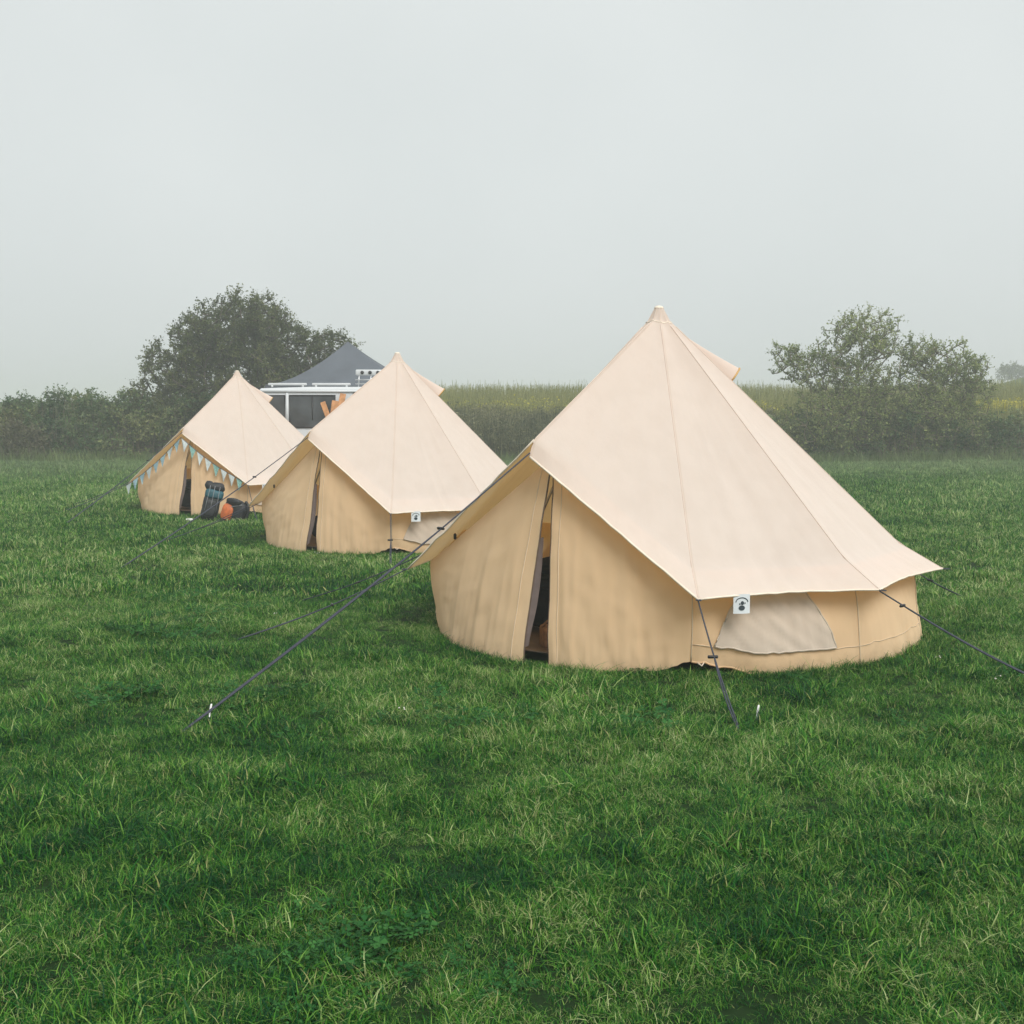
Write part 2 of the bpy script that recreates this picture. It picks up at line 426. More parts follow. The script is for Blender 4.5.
src = bpy.data.collections.new('grass_sources')      # not linked to the scene: only the shapes the turf object scatters
protos = []
for k in range(6): protos.append(tuft_mesh('grass_tuft', 60, 0.095, 0.025, 0.068, 0.0044, 1.25, 100 + k, M['grass']))
for k in range(2): protos.append(tuft_mesh('long_tuft', 26, 0.06, 0.06, 0.115, 0.0050, 1.15, 200 + k, M['grass'], 4))
protos.append(clover_mesh('clover', 46, 0.12, 5, M['clover']))
protos.append(flower_mesh('clover_flower'))
for k in range(3): protos.append(tuft_mesh('wide_tuft', 70, 0.17, 0.035, 0.085, 0.0085, 1.2, 300 + k, M['grass'], 2))
for k, o in enumerate(protos):
    o.name = 'tuft_%02d' % k; src.objects.link(o)

def scatter():
    P, S, I = [], [], []
    bands = [(3.2, 7.5, 420, 0), (7.5, 13, 260, 0), (13, 24, 90, 1), (24, 40, 38, 1), (40, 56, 26, 1)]
    for (y0, y1, dens, wide) in bands:
        hw = lambda y: 0.46 * y + 1.0
        area = (y1 - y0) * 2 * hw(y1)
        n = int(area * dens)
        y = rng.uniform(y0, y1, n); x = rng.uniform(-hw(y1), hw(y1), n)
        keep = np.abs(x) < hw(y)
        for (tx, ty), _ in TENTS: keep &= np.hypot(x - tx, y - ty) > 2.13
        x, y = x[keep], y[keep]; n = len(x)
        pn = np.array([n3(a * 0.9, b * 0.9, 3.1) for a, b in zip(x, y)]) + 0.5 * np.array([n3(a * 2.6, b * 2.6, 9.1) for a, b in zip(x, y)])
        cn = np.array([n3(a * 4.2, b * 4.2, 2.3) for a, b in zip(x, y)])
        s = (0.95 + 0.55 * pn + 0.75 * cn) * rng.uniform(0.6, 1.35, n)
        s = np.clip(s, 0.45, 2.1)
        for (tx, ty), _ in TENTS: s = s * np.where(np.hypot(x - tx, y - ty) < 2.75, 0.62, 1.0)
        # shorter sward right next to canvas walls where it is trodden
        if wide:
            idx = rng.integers(10, 13, n); s = s * (1.0 if y1 < 25 else (1.5 if y1 < 41 else 1.8))
            lo = rng.uniform(0, 1, n) < 0.02; idx[lo] = rng.integers(6, 8, lo.sum())
        else:
            idx = rng.integers(0, 6, n)
            lo = rng.uniform(0, 1, n) < (0.05 + 0.10 * (pn > 0.25)); idx[lo] = rng.integers(6, 8, lo.sum())
            cl = np.array([n3(a * 0.7 + 40, b * 0.7, 1.7) for a, b in zip(x, y)]) > 0.16
            cl &= rng.uniform(0, 1, n) < 0.05; idx[cl] = 8
        fl = rng.uniform(0, 1, n) < (0.0 if y0 < 7 else 0.0005); idx[fl] = 9; s[fl] = 0.6
        P.append(np.stack([x, y, gh(x, y)], -1)); S.append(s); I.append(idx)
    for ti, ((tx, ty), rz) in enumerate(TENTS):           # grass standing up against the canvas
        n = (900, 420, 260)[ti]; az = rng.uniform(150, 370, n)
        rr = np.array([rbase(a) for a in az]) + rng.uniform(0.03, 0.16, n)
        a = np.radians(az) + rz; x = tx + rr * np.cos(a); y = ty + rr * np.sin(a)
        P.append(np.stack([x, y, gh(x, y)], -1)); S.append(rng.uniform(0.45, 1.25, n)); I.append(rng.integers(0, 8, n))
    P = np.concatenate(P); S = np.concatenate(S); I = np.concatenate(I); n = len(P)
    me = bpy.data.meshes.new('grass'); me.vertices.add(n); me.vertices.foreach_set('co', P.astype(np.float32).ravel())
    a = me.attributes.new('tsize', 'FLOAT', 'POINT'); a.data.foreach_set('value', S.astype(np.float32))
    a = me.attributes.new('tidx', 'INT', 'POINT'); a.data.foreach_set('value', I.astype(np.int32))
    rot = np.stack([rng.normal(0, 0.13, n), rng.normal(0, 0.13, n), rng.uniform(0, 6.283, n)], -1)
    a = me.attributes.new('trot', 'FLOAT_VECTOR', 'POINT'); a.data.foreach_set('vector', rot.astype(np.float32).ravel())
    me.materials.append(M['grass'])
    o = bpy.data.objects.new('grass', me); COL.objects.link(o)
    ng = bpy.data.node_groups.new('grass_scatter', 'GeometryNodeTree')
    ng.interface.new_socket('Geometry', in_out='INPUT', socket_type='NodeSocketGeometry')
    ng.interface.new_socket('Geometry', in_out='OUTPUT', socket_type='NodeSocketGeometry')
    gi = ng.nodes.new('NodeGroupInput'); go = ng.nodes.new('NodeGroupOutput')
    m2p = ng.nodes.new('GeometryNodeMeshToPoints'); iop = ng.nodes.new('GeometryNodeInstanceOnPoints')
    ci = ng.nodes.new('GeometryNodeCollectionInfo'); ci.inputs['Collection'].default_value = src
    ci.inputs['Separate Children'].default_value = True; ci.inputs['Reset Children'].default_value = True
    iop.inputs['Pick Instance'].default_value = True
    def named(nm, dt):
        q = ng.nodes.new('GeometryNodeInputNamedAttribute'); q.data_type = dt; q.inputs[0].default_value = nm; return q.outputs[0]
    l = ng.links.new
    l(gi.outputs[0], m2p.inputs[0]); l(m2p.outputs[0], iop.inputs['Points']); l(ci.outputs[0], iop.inputs['Instance'])
    l(named('tidx', 'INT'), iop.inputs['Instance Index']); l(named('trot', 'FLOAT_VECTOR'), iop.inputs['Rotation'])
    l(named('tsize', 'FLOAT'), iop.inputs['Scale']); l(iop.outputs[0], go.inputs[0])
    md = o.modifiers.new('scatter', 'NODES'); md.node_group = ng
    tag(o, 'short green grass with clover over the whole camping field', 'grass', kind='stuff')
    print('tufts', n)
scatter()

# ------------------------------------------------------------------ bell tent
SEED = 0.0
EAVE_R, EAVE_Z = 2.60, 0.65
def pol(az, r, z): return Vector((r * math.cos(R(az)), r * math.sin(R(az)), z))
AZ = [190, 234, 270, 306, 342, 378, 414, 450, 486, 522, 550]   # door left, door peak, door right ... and round to 550 = 190
def azs(k, s): return AZ[k] * (1 - s) + AZ[k + 1] * s
PEAK = (2.12, 1.70)
def prof(k, left=False):
    """profile points of seam k: cap, cap foot, knee, eave"""
    az = AZ[k]
    if k % 10 == 1:                                      # ridge out to the A-frame
        if left: return [pol(az, 0.042, 3.065), pol(az, 0.112, 2.945), pol(az, 2.0, 1.884), pol(az, 2.09, 1.835)]
        return [pol(az, 0.042, 3.065), pol(az, 0.112, 2.945), pol(az, 2.09, 1.835), pol(az, 2.15, 1.70)]   # short drop at its end
    if k % 10 == 0:                                      # left of the door the roof runs on past the wall as a porch
        return [pol(az, 0.042, 3.065), pol(az, 0.112, 2.935), pol(az, 2.17, 0.69), pol(az, 2.43, 0.595)]
    if k == 9: return [pol(az, 0.042, 3.065), pol(az, 0.112, 2.935), pol(az, 2.06, 0.90), pol(az, 2.33, 0.66)]
    e = pol(az, EAVE_R + (0.03 if k == 4 else 0), EAVE_Z)
    return [pol(az, 0.042, 3.065), pol(az, 0.112, 2.935), pol(az, 2.24, 0.875), e]
def pline(ps, t):
    """t 0..1: 0-.06 cap, .06-.86 slope, .86-1 flare"""
    ks = (0.0, 0.07, 0.86, 1.0)
    for i in range(3):
        if t <= ks[i + 1] + 1e-9:
            q = (t - ks[i]) / (ks[i + 1] - ks[i]); return ps[i].lerp(ps[i + 1], q)
    return ps[3].copy()
def roof_pt(k, s, t):
    a, b = pline(prof(k), t), pline(prof(k + 1, k == 0), t)
    p = a.lerp(b, s)
    n = Vector((p.x, p.y, 0)); rr = n.length
    if rr > 1e-6: n /= rr
    sag = math.sin(math.pi * s) * math.sin(math.pi * min(1, t)) ** 0.7 * 0.045
    if k % 10 in (0, 1): sag *= 0.5
    p += -(n * 0.6 + Vector((0, 0, 0.8))) * sag
    # tension creases running to the corners
    w = math.sin(math.pi * s)
    cr = (n3(s * 11 + k * 3.7 + SEED, t * 2.0 - s * 4, k) * 0.020 + n3(s * 26 + SEED, t * 3.0 + s * 5, k + 9) * 0.007) * w ** 0.5 * sstep(0.2, 0.95, t)
    p += (n * 0.7 + Vector((0, 0, 0.7))) * float(cr)
    if t > 0.86 and k % 10 not in (0, 1):               # eave between guy points draws in a little
        p += (-n * 0.05 + Vector((0, 0, 0.012))) * math.sin(math.pi * s) * (t - 0.86) / 0.14
    return p
def base_pt(az):
    lift = 0.10 * math.exp(-((az - 271) / 7.0) ** 2) + 0.03 * math.exp(-((az - 190) / 6.0) ** 2) + 0.03 * math.exp(-((az - 550) / 6.0) ** 2)
    r = rbase(az) + 0.03 * n3(az * 0.16, 1.0, SEED) + 0.015 * n3(az * 0.55, 2.0, SEED)
    return pol(az, r, 0.005 + lift + 0.028 * n3(az * 0.21, 5.0, SEED) + 0.014 * n3(az * 0.75, 6.0, SEED))
def walltop(k, s):
    """just under the roof at the top of the wall (non-door sectors)"""
    return roof_pt(k, s, 0.885) + Vector((0, 0, -0.012))
def wall_pt(k, s, v):
    b = base_pt(azs(k, s)); t = walltop(k, s)
    p = b.lerp(t, v)
    n = Vector((p.x, p.y, 0)).normalized()
    return p + n * bulge(azs(k, s), v)
def bulge(az, v):
    c, d = math.cos(R(az)), math.sin(R(az))
    return (0.03 * math.sin(math.pi * v) + 0.030 * n3(c * 3.2 + SEED, d * 3.2, v * 1.6) * math.sin(math.pi * min(1, v * 1.1))
            + 0.034 * n3(c * 10 + v + SEED, d * 10, v * 2.2) * (1 - v) * min(1, v * 6 + 0.3))

def make_tent(seed, AL, AR):
    global SEED
    SEED = seed
    root = empty('bell_tent')
    # roof
    mb = MB()
    for k in range(10):
        def fn(u, v, k=k): return roof_pt(k, u, v)
        def uvf(u, v, k=k): return (u * 1.6 * max(v, 0.02), v)
        mb.grid(fn, 30, 44, uvf)
    roof = mb.build('roof', M['roof'], root)
    mb = MB()                                             # seam bands: folded double canvas along each seam
    for k in range(10):
        pts = [roof_pt(k, 0.0, 0.09 + 0.91 * i / 30) for i in range(31)]
        mb.tube(pts, 0.0055, 5)
    mb.build('seam', M['roof'], roof)
    mb = MB()
    for k in range(10): mb.tube([roof_pt(k, i / 16, 1.0) for i in range(17)], 0.009, 6)
    mb.build('hem', M['hem'], root)
    mb = MB(); mb.lathe([(0.043, 3.055), (0.047, 3.060), (0.046, 3.068), (0.030, 3.082), (0.008, 3.086)], 16)
    cap = mb.build('apex_cap', M['hem'], root)
    mb = MB()
    for k in range(10): mb.tube([roof_pt(k, i / 4, 0.075) + Vector((0, 0, 0.004)) for i in range(5)], 0.006, 5)
    mb.build('cap_seam', M['hem'], cap)
    # wall
    mb = MB()
    for k in range(2, 10): mb.grid(lambda u, v, k=k: wall_pt(k, u, v), 44, 20)
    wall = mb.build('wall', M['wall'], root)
    mb = MB()
    for k in range(2, 10):
        mb.tube([wall_pt(k, 0.0, i / 12) + pol(AZ[k], 0.004, 0) for i in range(13)], 0.006, 5)
        mb.tube([wall_pt(k, i / 20, 0.20) + pol(azs(k, i / 20), 0.003, 0) for i in range(21)], 0.004, 5)
    mb.build('seam', M['seam'], wall)
    mb = MB()
    for k in range(2, 10): mb.tube([wall_pt(k, i / 40, 0.0) for i in range(41)], 0.008, 5, cap=False)
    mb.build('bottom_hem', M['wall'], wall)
    for k in range(2, 10):
        for q in (0.05, 0.5):
            az = azs(k, q); b = wall_pt(k, q, 0.0); nn = pol(az, 1, 0); tn = Vector((-nn.y, nn.x, 0))
            mb = MB(); mb.tube([b - tn * 0.025, b + nn * 0.05 + Vector((0, 0, -0.015)), b + tn * 0.025], 0.006, 5)
            mb.build('peg_loop', M['hem'], root)
    # door panels
    W0, W1 = walltop(0, 0.0), walltop(1, 1.0)
    PK = pol(234, 1.98, 1.79)
    SL = PK.lerp(W1, 0.085)
    def top_left(u): return W0.lerp(SL, u)
    def top_right(u): return SL.lerp(W1, u)
    def flap(topf, a0, a1, free, gapdir):
        def fn(u, v):
            b = base_pt(a0 + (a1 - a0) * u); t = topf(u)
            p = b.lerp(t, v)
            n = Vector((math.cos(R(234)), math.sin(R(234)), 0)); tang = Vector((-n.y, n.x, 0))
            f = u if free else 1 - u
            inn = min(1.0, f * 5); inn = inn * inn * (3 - 2 * inn)
            rd = Vector((p.x, p.y, 0)).normalized()
            p += rd * bulge(a0 if free else a1, v) * (1 - inn)
            p += n * 0.05 * math.sin(math.pi * u) * math.sin(math.pi * v)
            p += n * 0.020 * inn * n3(u * 5 + a0 + SEED, v * 1.3 + u * 2, 3.0) * math.sin(math.pi * v)
            ef = sstep(0.72, 1.0, f)
            p += n * float(ef) * 0.045 * n3(f * 3 + a0, v * 4.2, 8.0) * (1 - v)
            p += n * 0.015 * inn * n3(u * 15 + a0 + SEED + v * 2.5, v * 2.5, 4.0) * (1 - v) ** 1.8
            p += n * 0.012 * inn * n3(u * 40 + a0, v * 6 + u * 9, 14.0) * (1 - v) ** 5
            p += n * 0.008 * inn * n3(u * 7 + v * 5, v * 9 - u * 4, 6.0)
            # the free edge is drawn aside, most of it low down
            p += tang * float(ef) * gapdir * math.sin(math.pi * min(1.0, (1 - v) * 0.80)) * (0.05 + 0.04 * n3(SEED, v * 2.5, 1.0))
            return p
        return fn
    fl = flap(top_left, 190, AL, True, -1.0); fr = flap(top_right, AR, 270, False, 0.15)
    for (fn, edge) in ((fl, 1.0), (fr, 0.0)):
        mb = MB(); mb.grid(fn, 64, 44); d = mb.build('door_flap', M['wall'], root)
        mb = MB()
        n = Vector((math.cos(R(234)), math.sin(R(234)), 0))
        mb.tube([fn(edge, i / 30) - n * 0.004 for i in range(31)], 0.007, 5); mb.build('zip', M['zip'], d)
        e2 = 0.93 if edge > 0.5 else 0.07
        mb = MB(); mb.tube([fn(e2, i / 30) + n * 0.002 for i in range(30)], 0.0045, 5); mb.build('seam', M['seam'], d)
    # hood facing: inner facing strip that hangs from the loose left flap
    mb = MB()
    def facing(u, v):
        q = fl(1.0, 0.08 + 0.52 * v); n = Vector((math.cos(R(234)), math.sin(R(234)), 0)); tang = Vector((-n.y, n.x, 0))
        return q - n * (0.01 + 0.05 * u) + tang * u * 0.035 * math.sin(math.pi * v)
    mb.grid(facing, 4, 16); mb.build('door_facing', M['facing'], root)
    # windows
    for k in (2, 7):
        mb = MB(); mbp = MB()
        def wn(u, v, k=k, off=0.006):
            # u 0..1 across, v 0..1 up; sides lean in and the top corners are round
            half = 0.355 * (1 - 0.42 * v - 0.30 * v ** 3)
            s = 0.475 + (u - 0.5) * 2 * half
            p = wall_pt(k, s, 0.215 + 0.74 * v); n = Vector((p.x, p.y, 0)).normalized()
            return p + n * (off + 0.018 * n3((u * 1.2 + v * 0.9) * 9, (u - v) * 1.3, k) + 0.014)
        mb.grid(wn, 34, 22); w = mb.build('window', M['mesh'], root)
        edge = [wn(0, i / 20) for i in range(21)] + [wn(i / 20, 1) for i in range(1, 21)] + [wn(1, 1 - i / 20) for i in range(1, 21)] + [wn(1 - i / 20, 0) for i in range(1, 21)]
        mbp.tube(edge, 0.007, 5); mbp.build('piping', M['mesh'], w)
    # roof vents: hooded flaps standing off the roof near the top
    for k in (4, 7):
        mb = MB(); az = AZ[k] + 18
        def hood(u, v, k=k, az=az):
            s = 0.40 + (u - 0.5) * 0.74 * (v ** 0.75)
            p = roof_pt(k, s, 0.09 + 0.20 * v)
            out = pol(az, 0.62, 0.78)
            return p + out * (0.006 + 0.19 * v ** 1.2 * math.sin(math.pi * min(1, max(0, u))) ** 0.6)
        mb.grid(hood, 16, 12); h = mb.build('vent', M['roof'], root)
        mb = MB(); mb.tube([hood(i / 16, 1.0) for i in range(17)], 0.010, 5)
        mb.tube([hood(0.0, i / 12) for i in range(13)], 0.007, 5); mb.tube([hood(1.0, i / 12) for i in range(13)], 0.007, 5)
        mb.build('vent_binding', mat_vent, h)
        mb = MB()
        def net(u, v, k=k, az=az):
            a = hood(u, 1.0); s = 0.40 + (u - 0.5) * 0.74
            b = roof_pt(k, s, 0.29) + pol(az, 0.62, 0.78) * 0.003
            return a.lerp(b, v)
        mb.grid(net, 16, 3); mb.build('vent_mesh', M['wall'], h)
    # label tag under the eave
    tp = roof_pt(2, 0.235, 1.0); n = pol(AZ[2] + 12, 1, 0); tang = Vector((-n.y, n.x, 0))
    mb = MB()
    def tg(u, v, off=0.0): return tp + tang * (u - 0.5) * 0.135 + Vector((0, 0, 0.012 - 0.150 * v)) + n * (0.012 + off + 0.012 * v * math.sin(3 * u))
    mb.grid(lambda u, v: tg(u, v), 6, 6); t = mb.build('label_tag', M['tagwhite'], root)
    mb = MB()
    mb.tube([tg(0.5 + 0.36 * math.cos(a), 0.40 - 0.22 * math.sin(a), 0.003) for a in [math.pi * i / 12 for i in range(13)]], 0.0035, 4)
    def spot(cu, cv, ru, rv):
        ring = [tg(cu + ru * math.cos(a), cv + rv * math.sin(a), 0.004) for a in [2 * math.pi * i / 14 for i in range(14)]]
        mb.add([tg(cu, cv, 0.0045)] + ring, [(0, 1 + i, 1 + (i + 1) % 14) for i in range(14)])
    spot(0.52, 0.45, 0.10, 0.10); spot(0.48, 0.70, 0.19, 0.13); spot(0.36, 0.50, 0.035, 0.05); spot(0.68, 0.46, 0.03, 0.05)
    mb.build('emblem', M['ink'], t)
    # guy ropes: doubled line with a slider
    def rope(a, b, two=True, slide=0.55, r=0.0062):
        a, b = Vector(a), Vector(b); mb = MB(); d = (b - a); side = d.cross(Vector((0, 0, 1))).normalized()
        sagp = lambda q, off: a.lerp(b, q) + side * off * (1 - q * 0.3) + Vector((0, 0, -0.045 * math.sin(math.pi * q)))
        mb.tube([sagp(i / 14, 0.0) for i in range(15)], r, 6)
        if two: mb.tube([sagp(slide + (1 - slide) * i / 10, 0.022 * math.sin(math.pi * min(1, 0.2 + 0.8 * (1 - i / 10)))) for i in range(11)], r, 6)
        g = mb.build('guy_rope', M['rope'], root)
        mb = MB(); p = sagp(slide, 0.011); z = d.normalized()
        rot = Matrix((side, z, side.cross(z))).transposed()
        mb.box(p, (0.075, 0.018, 0.022), rot, 0.006); mb.build('slider', M['plastic'], g)
    e = lambda az, r, z: pol(az, r, z)
    pk = pol(234, 2.15, 1.73)
    rope(pk, pol(228.9, 5.4, 0.0), slide=0.30)
    rope(e(190, 2.43, 0.60), pol(192, 4.0, 0.0), slide=0.45)
    rope(e(270, 2.60, 0.64), pol(271, 3.95, 0.0), slide=0.42)
    rope(e(306, 2.60, 0.64), pol(309, 4.3, 0.0), slide=0.12)
    rope(e(378, 2.60, 0.66), pol(384, 4.0, 0.0)); rope(e(414, 2.60, 0.66), pol(414, 4.0, 0.0))
    rope(e(450, 2.60, 0.66), pol(450, 4.0, 0.0)); rope(e(486, 2.60, 0.66), pol(486, 4.0, 0.0)); rope(e(522, 2.33, 0.66), pol(520, 4.0, 0.0))
    # corner loop at the guy points and wall toggles
    for k in range(10):
        if k == 1: continue
        mb = MB(); c = prof(k)[3]; n = pol(AZ[k], 1, 0); tang = Vector((-n.y, n.x, 0))
        mb.tube([c + n * (0.03 * (1 - math.cos(a))) + tang * 0.02 * math.sin(a) for a in [2 * math.pi * i / 10 for i in range(11)]], 0.004, 5)
        mb.build('guy_loop', M['rope'], root)
    mb = MB(); q = W0.lerp(PK, 0.27) + pol(222, 0.03, -0.03)
    mb.lathe([(0.004, -0.03), (0.014, -0.02), (0.014, 0.02), (0.004, 0.03)], 8, Matrix.Translation(q)); mb.build('toggle', M['plastic'], root)
    # poles and floor
    mb = MB(); mb.tube([(0, 0, 0.03), (0, 0, 3.04)], 0.019, 12); mb.build('pole', M['pole'], root)
    mb = MB()
    fr_ = pol(234, 1.72, 0); tg2 = pol(324, 1, 0)
    mb.tube([fr_ - tg2 * 0.75 + Vector((0, 0, 0.04)), fr_ - tg2 * 0.02 + Vector((0, 0, 1.50)), fr_ + tg2 * 0.02 + Vector((0, 0, 1.50)), fr_ + tg2 * 0.75 + Vector((0, 0, 0.04))], 0.012, 8)
    mb.build('door_frame', M['pole'], root)
    mb = MB()
    def floor(u, v):
        az = 360 * u; r = rbase(az) - 0.16
        if v < 0.6: return pol(az, r * v / 0.6 + 0.001, 0.035)
        if v < 0.8: return pol(az, r + 0.02, 0.035 + 0.05)
        return pol(az, r + 0.03, 0.10)
    mb.grid(floor, 72, 5); mb.build('groundsheet', M['sheet'], root)
    return root

mat_vent = mat_simple('tan_binding', (0.55, 0.34, 0.13), 0.9, 0.1)
tent_labels = ['largest, nearest cream bell tent with door ajar and long guy ropes across the grass',
               'middle of the three cream bell tents, standing in front of the white van',
               'smallest, farthest cream bell tent, hung with bunting over its door']
tents = []
for i, ((tx, ty), rz) in enumerate(TENTS):
    t = make_tent((0.0, 7.3, 15.9)[i], (236.3, 237.0, 235.2)[i], (240.6, 240.4, 240.2)[i])
    t.location = (tx, ty, float(gh(tx, ty))); t.rotation_euler = (0, 0, rz)
    tag(t, tent_labels[i], 'tent', 'bell tents pitched in a row on the grass')
    tents.append(t)

def tent_world(i, p):
    (tx, ty), rz = TENTS[i]
    q = Matrix.Rotation(rz, 3, 'Z') @ Vector(p); return Vector((q.x + tx, q.y + ty, q.z + float(gh(tx, ty))))

# bedding inside each tent, seen as the dark block in the door slit
def pillowbox(mb, c, s, puff, nseg=10):
    bm = bmesh.new(); bmesh.ops.create_cube(bm, size=1.0)
    bmesh.ops.subdivide_edges(bm, edges=bm.edges[:], cuts=nseg, use_grid_fill=True)
    for v in bm.verts:
        p = v.co * 2
        m = max(abs(p.x), abs(p.y), abs(p.z)); q = p / (sum(abs(x) ** puff for x in p) ** (1 / puff)) * m
        v.co = Vector((q.x * s[0] / 2, q.y * s[1] / 2, q.z * s[2] / 2)) + Vector((c[0], c[1], c[2]))
        v.co += v.co.normalized() * 0.02 * n3(v.co.x * 6, v.co.y * 6, v.co.z * 6)
    bm.verts.ensure_lookup_table()
    mb.add([v.co.copy() for v in bm.verts], [[v.index for v in f.verts] for f in bm.faces]); bm.free()

for i in range(3):
    (tx, ty), rz = TENTS[i]
    p = tent_world(i, pol(236, 0.75, 0.04))
    b = empty('camp_bed', p, R(234 + 90) + rz)
    mb = MB(); pillowbox(mb, (0, 0, 0.22), (1.9, 1.0, 0.40), 6); mb.build('mattress', M['navy'], b)
    mb = MB(); pillowbox(mb, (0.1, 0.02, 0.46), (1.75, 1.06, 0.16), 4); mb.build('blanket', M['navy'], b)
    mb = MB(); pillowbox(mb, (-0.68, 0.0, 0.56), (0.45, 0.7, 0.16), 3); mb.build('pillow', M['navy'], b)
    tag(b, ['dark navy bedding seen through the door slit of the nearest tent', 'dark bedding inside the middle tent behind its door gap',
            'dark bedding inside the bunting hung farthest tent'][i], 'bed', 'beds inside the tents')
bx = empty('wicker_basket', tent_world(0, pol(235, 1.72, 0.04)), R(10))
mb = MB(); mb.box((0, 0, 0.10), (0.34, 0.26, 0.19), None, 0.03, 3); mb.build('basket_body', M['cardboard'], bx)
mb = MB(); mb.tube([(-0.17, 0, 0.19), (-0.12, 0, 0.24), (0.12, 0, 0.24), (0.17, 0, 0.19)], 0.012, 8); mb.build('handle', M['cardboard'], bx)
tag(bx, 'small brown basket on the floor just inside the nearest tent door', 'basket')

# white capped pegs beside the nearest tent
for (x, y, lb) in ((1.62, 7.72, 'white tent peg cap in the grass beside the front guy rope'), (-2.03, 7.72, 'white tent peg cap in the grass at the end of the long left guy rope')):
    z = float(gh(x, y)); pg = empty('tent_peg', (x, y, z))
    mb = MB(); mb.tube([(0, 0, -0.12), (0.015, 0.01, 0.06)], 0.006, 8); mb.build('stake', M['steel'], pg)
    mb = MB(); mb.tube([(0.0155, 0.01, 0.06), (0.017, 0.011, 0.072), (0.025, 0.016, 0.115), (0.026, 0.017, 0.12)], [0.004, 0.007, 0.007, 0.003], 10); mb.build('cap', M['pegwhite'], pg)
    tag(pg, lb, 'tent peg', 'tent pegs with white caps')

# ------------------------------------------------------------------ bunting on the farthest tent
def bunting():
    b = empty('bunting', tent_world(2, (0, 0, 0)), TENTS[2][1])
    pk = pol(234, 2.20, 1.62); ends = [pol(193, 2.50, 0.56), pol(268, 2.50, 0.72)]
    sm = MB()
    for side, e in enumerate(ends):
        n_ = 8
        def ln(q, pk=pk, e=e): return pk.lerp(e, q) + Vector((0, 0, -0.07 * math.sin(math.pi * q)))
        sm.tube([ln(i / 16) for i in range(17)], 0.008, 5)
        for k in range(n_):
            q0 = (k + 0.10) / n_; q1 = (k + 0.92) / n_
            A, B_ = ln(q0), ln(q1); mid = (A + B_) / 2; out = pol(234, 0.03, 0)
            tip = mid + Vector((0, 0, -0.235)) + out * random.uniform(0.3, 1.6)
            mb = MB(); w = random.uniform(-0.02, 0.03)
            def fl(u, v, A=A, B_=B_, tip=tip, w=w):
                p = A.lerp(B_, u).lerp(tip, v); return p + pol(234, w * math.sin(3 * u) * math.sin(3 * v) + 0.006, 0)
            mb.grid(fl, 6, 6); mb.build('pennant', FLAGS[(k * 2 + side + (k % 3 == 0)) % 3], b)
    sm.build('string', M['rope'], b)
    tag(b, 'string of mint, pale blue and white pennants over the farthest tent door', 'bunting')
bunting()

# ------------------------------------------------------------------ backpacks
def backpacks():
    z0 = float(gh(-5.6, 23.2))
    a = empty('backpack', (-6.02, 23.25, z0), R(8))
    a.rotation_euler = (R(-6), R(13), R(14))
    mb = MB(); pillowbox(mb, (0, 0, 0.30), (0.36, 0.28, 0.60), 5); mb.build('pack_body', M['packblack'], a)
    mb = MB(); pillowbox(mb, (0.02, -0.02, 0.57), (0.40, 0.32, 0.20), 4); mb.build('pack_lid', M['packteal'], a)
    mb = MB(); mb.tube([(-0.22 + 0.44 * i / 12, -0.01, 0.73 + 0.012 * math.sin(i)) for i in range(13)], [0.02, 0.09] + [0.105 + 0.006 * math.sin(2 * i) for i in range(9)] + [0.09, 0.02], 14); mb.build('bed_roll', M['packblack'], a)
    mb = MB(); pillowbox(mb, (0.0, -0.17, 0.26), (0.24, 0.10, 0.34), 5); mb.build('front_pocket', M['packblack'], a)
    for sx in (-0.10, 0.0, 0.11):
        mb = MB(); mb.tube([(sx, -0.14, 0.74), (sx, -0.195, 0.60), (sx * 1.1, -0.23, 0.40), (sx * 1.15, -0.21, 0.20)], 0.007, 6); mb.build('strap', M['packgrey'], a)
    for sx in (-0.12, 0.12):
        mb = MB(); mb.tube([(sx, 0.12, 0.56), (sx * 1.2, 0.24, 0.48), (sx * 1.3, 0.26, 0.30), (sx * 1.2, 0.15, 0.10)], 0.028, 8); mb.build('shoulder_strap', M['packblack'], a)
    a.scale = (0.9, 0.9, 0.93)
    tag(a, 'tall black backpack with teal lid and dark roll strapped on top', 'backpack')
    b = empty('backpack', (-5.62, 23.15, z0), R(-14))
    b.rotation_euler = (R(-6), R(15), R(-14))
    mb = MB(); pillowbox(mb, (0.14, 0, 0.24), (0.48, 0.30, 0.50), 4); mb.build('pack_body', M['packblack'], b)
    mb = MB(); pillowbox(mb, (0.02, -0.13, 0.20), (0.26, 0.16, 0.36), 3); mb.build('front_pocket', M['packorange'], b)
    mb = MB(); pillowbox(mb, (0.10, -0.07, 0.46), (0.34, 0.26, 0.12), 4); mb.build('pack_lid', M['packblack'], b)
    mb = MB(); mb.tube([(0.02, -0.17, 0.02), (0.01, -0.18, 0.18), (0.10, -0.17, 0.34), (0.30, -0.13, 0.44)], 0.012, 6); mb.build('strap', M['packgrey'], b)
    mb = MB(); mb.tube([(0.30 + 0.12 * math.sin(t), 0.02 - 0.03 * t / 3, 0.27 - 0.24 * math.cos(t)) for t in [math.pi * i / 12 for i in range(13)]], 0.032, 8); mb.build('shoulder_strap', M['packblack'], b)
    b.scale = (0.92, 0.92, 0.92)
    tag(b, 'orange and black backpack slumped against the teal lidded one', 'backpack')
    w = MB(); w.box((0, 0, 0.025), (0.13, 0.07, 0.05), None, 0.018, 3); o = w.build('water_bottle_bag', M['pegwhite']); o.name = 'cup'
    o.location = (-6.30, 22.95, z0 + 0.02); tag(o, 'small white cup lying in the grass left of the backpacks', 'cup')
backpacks()

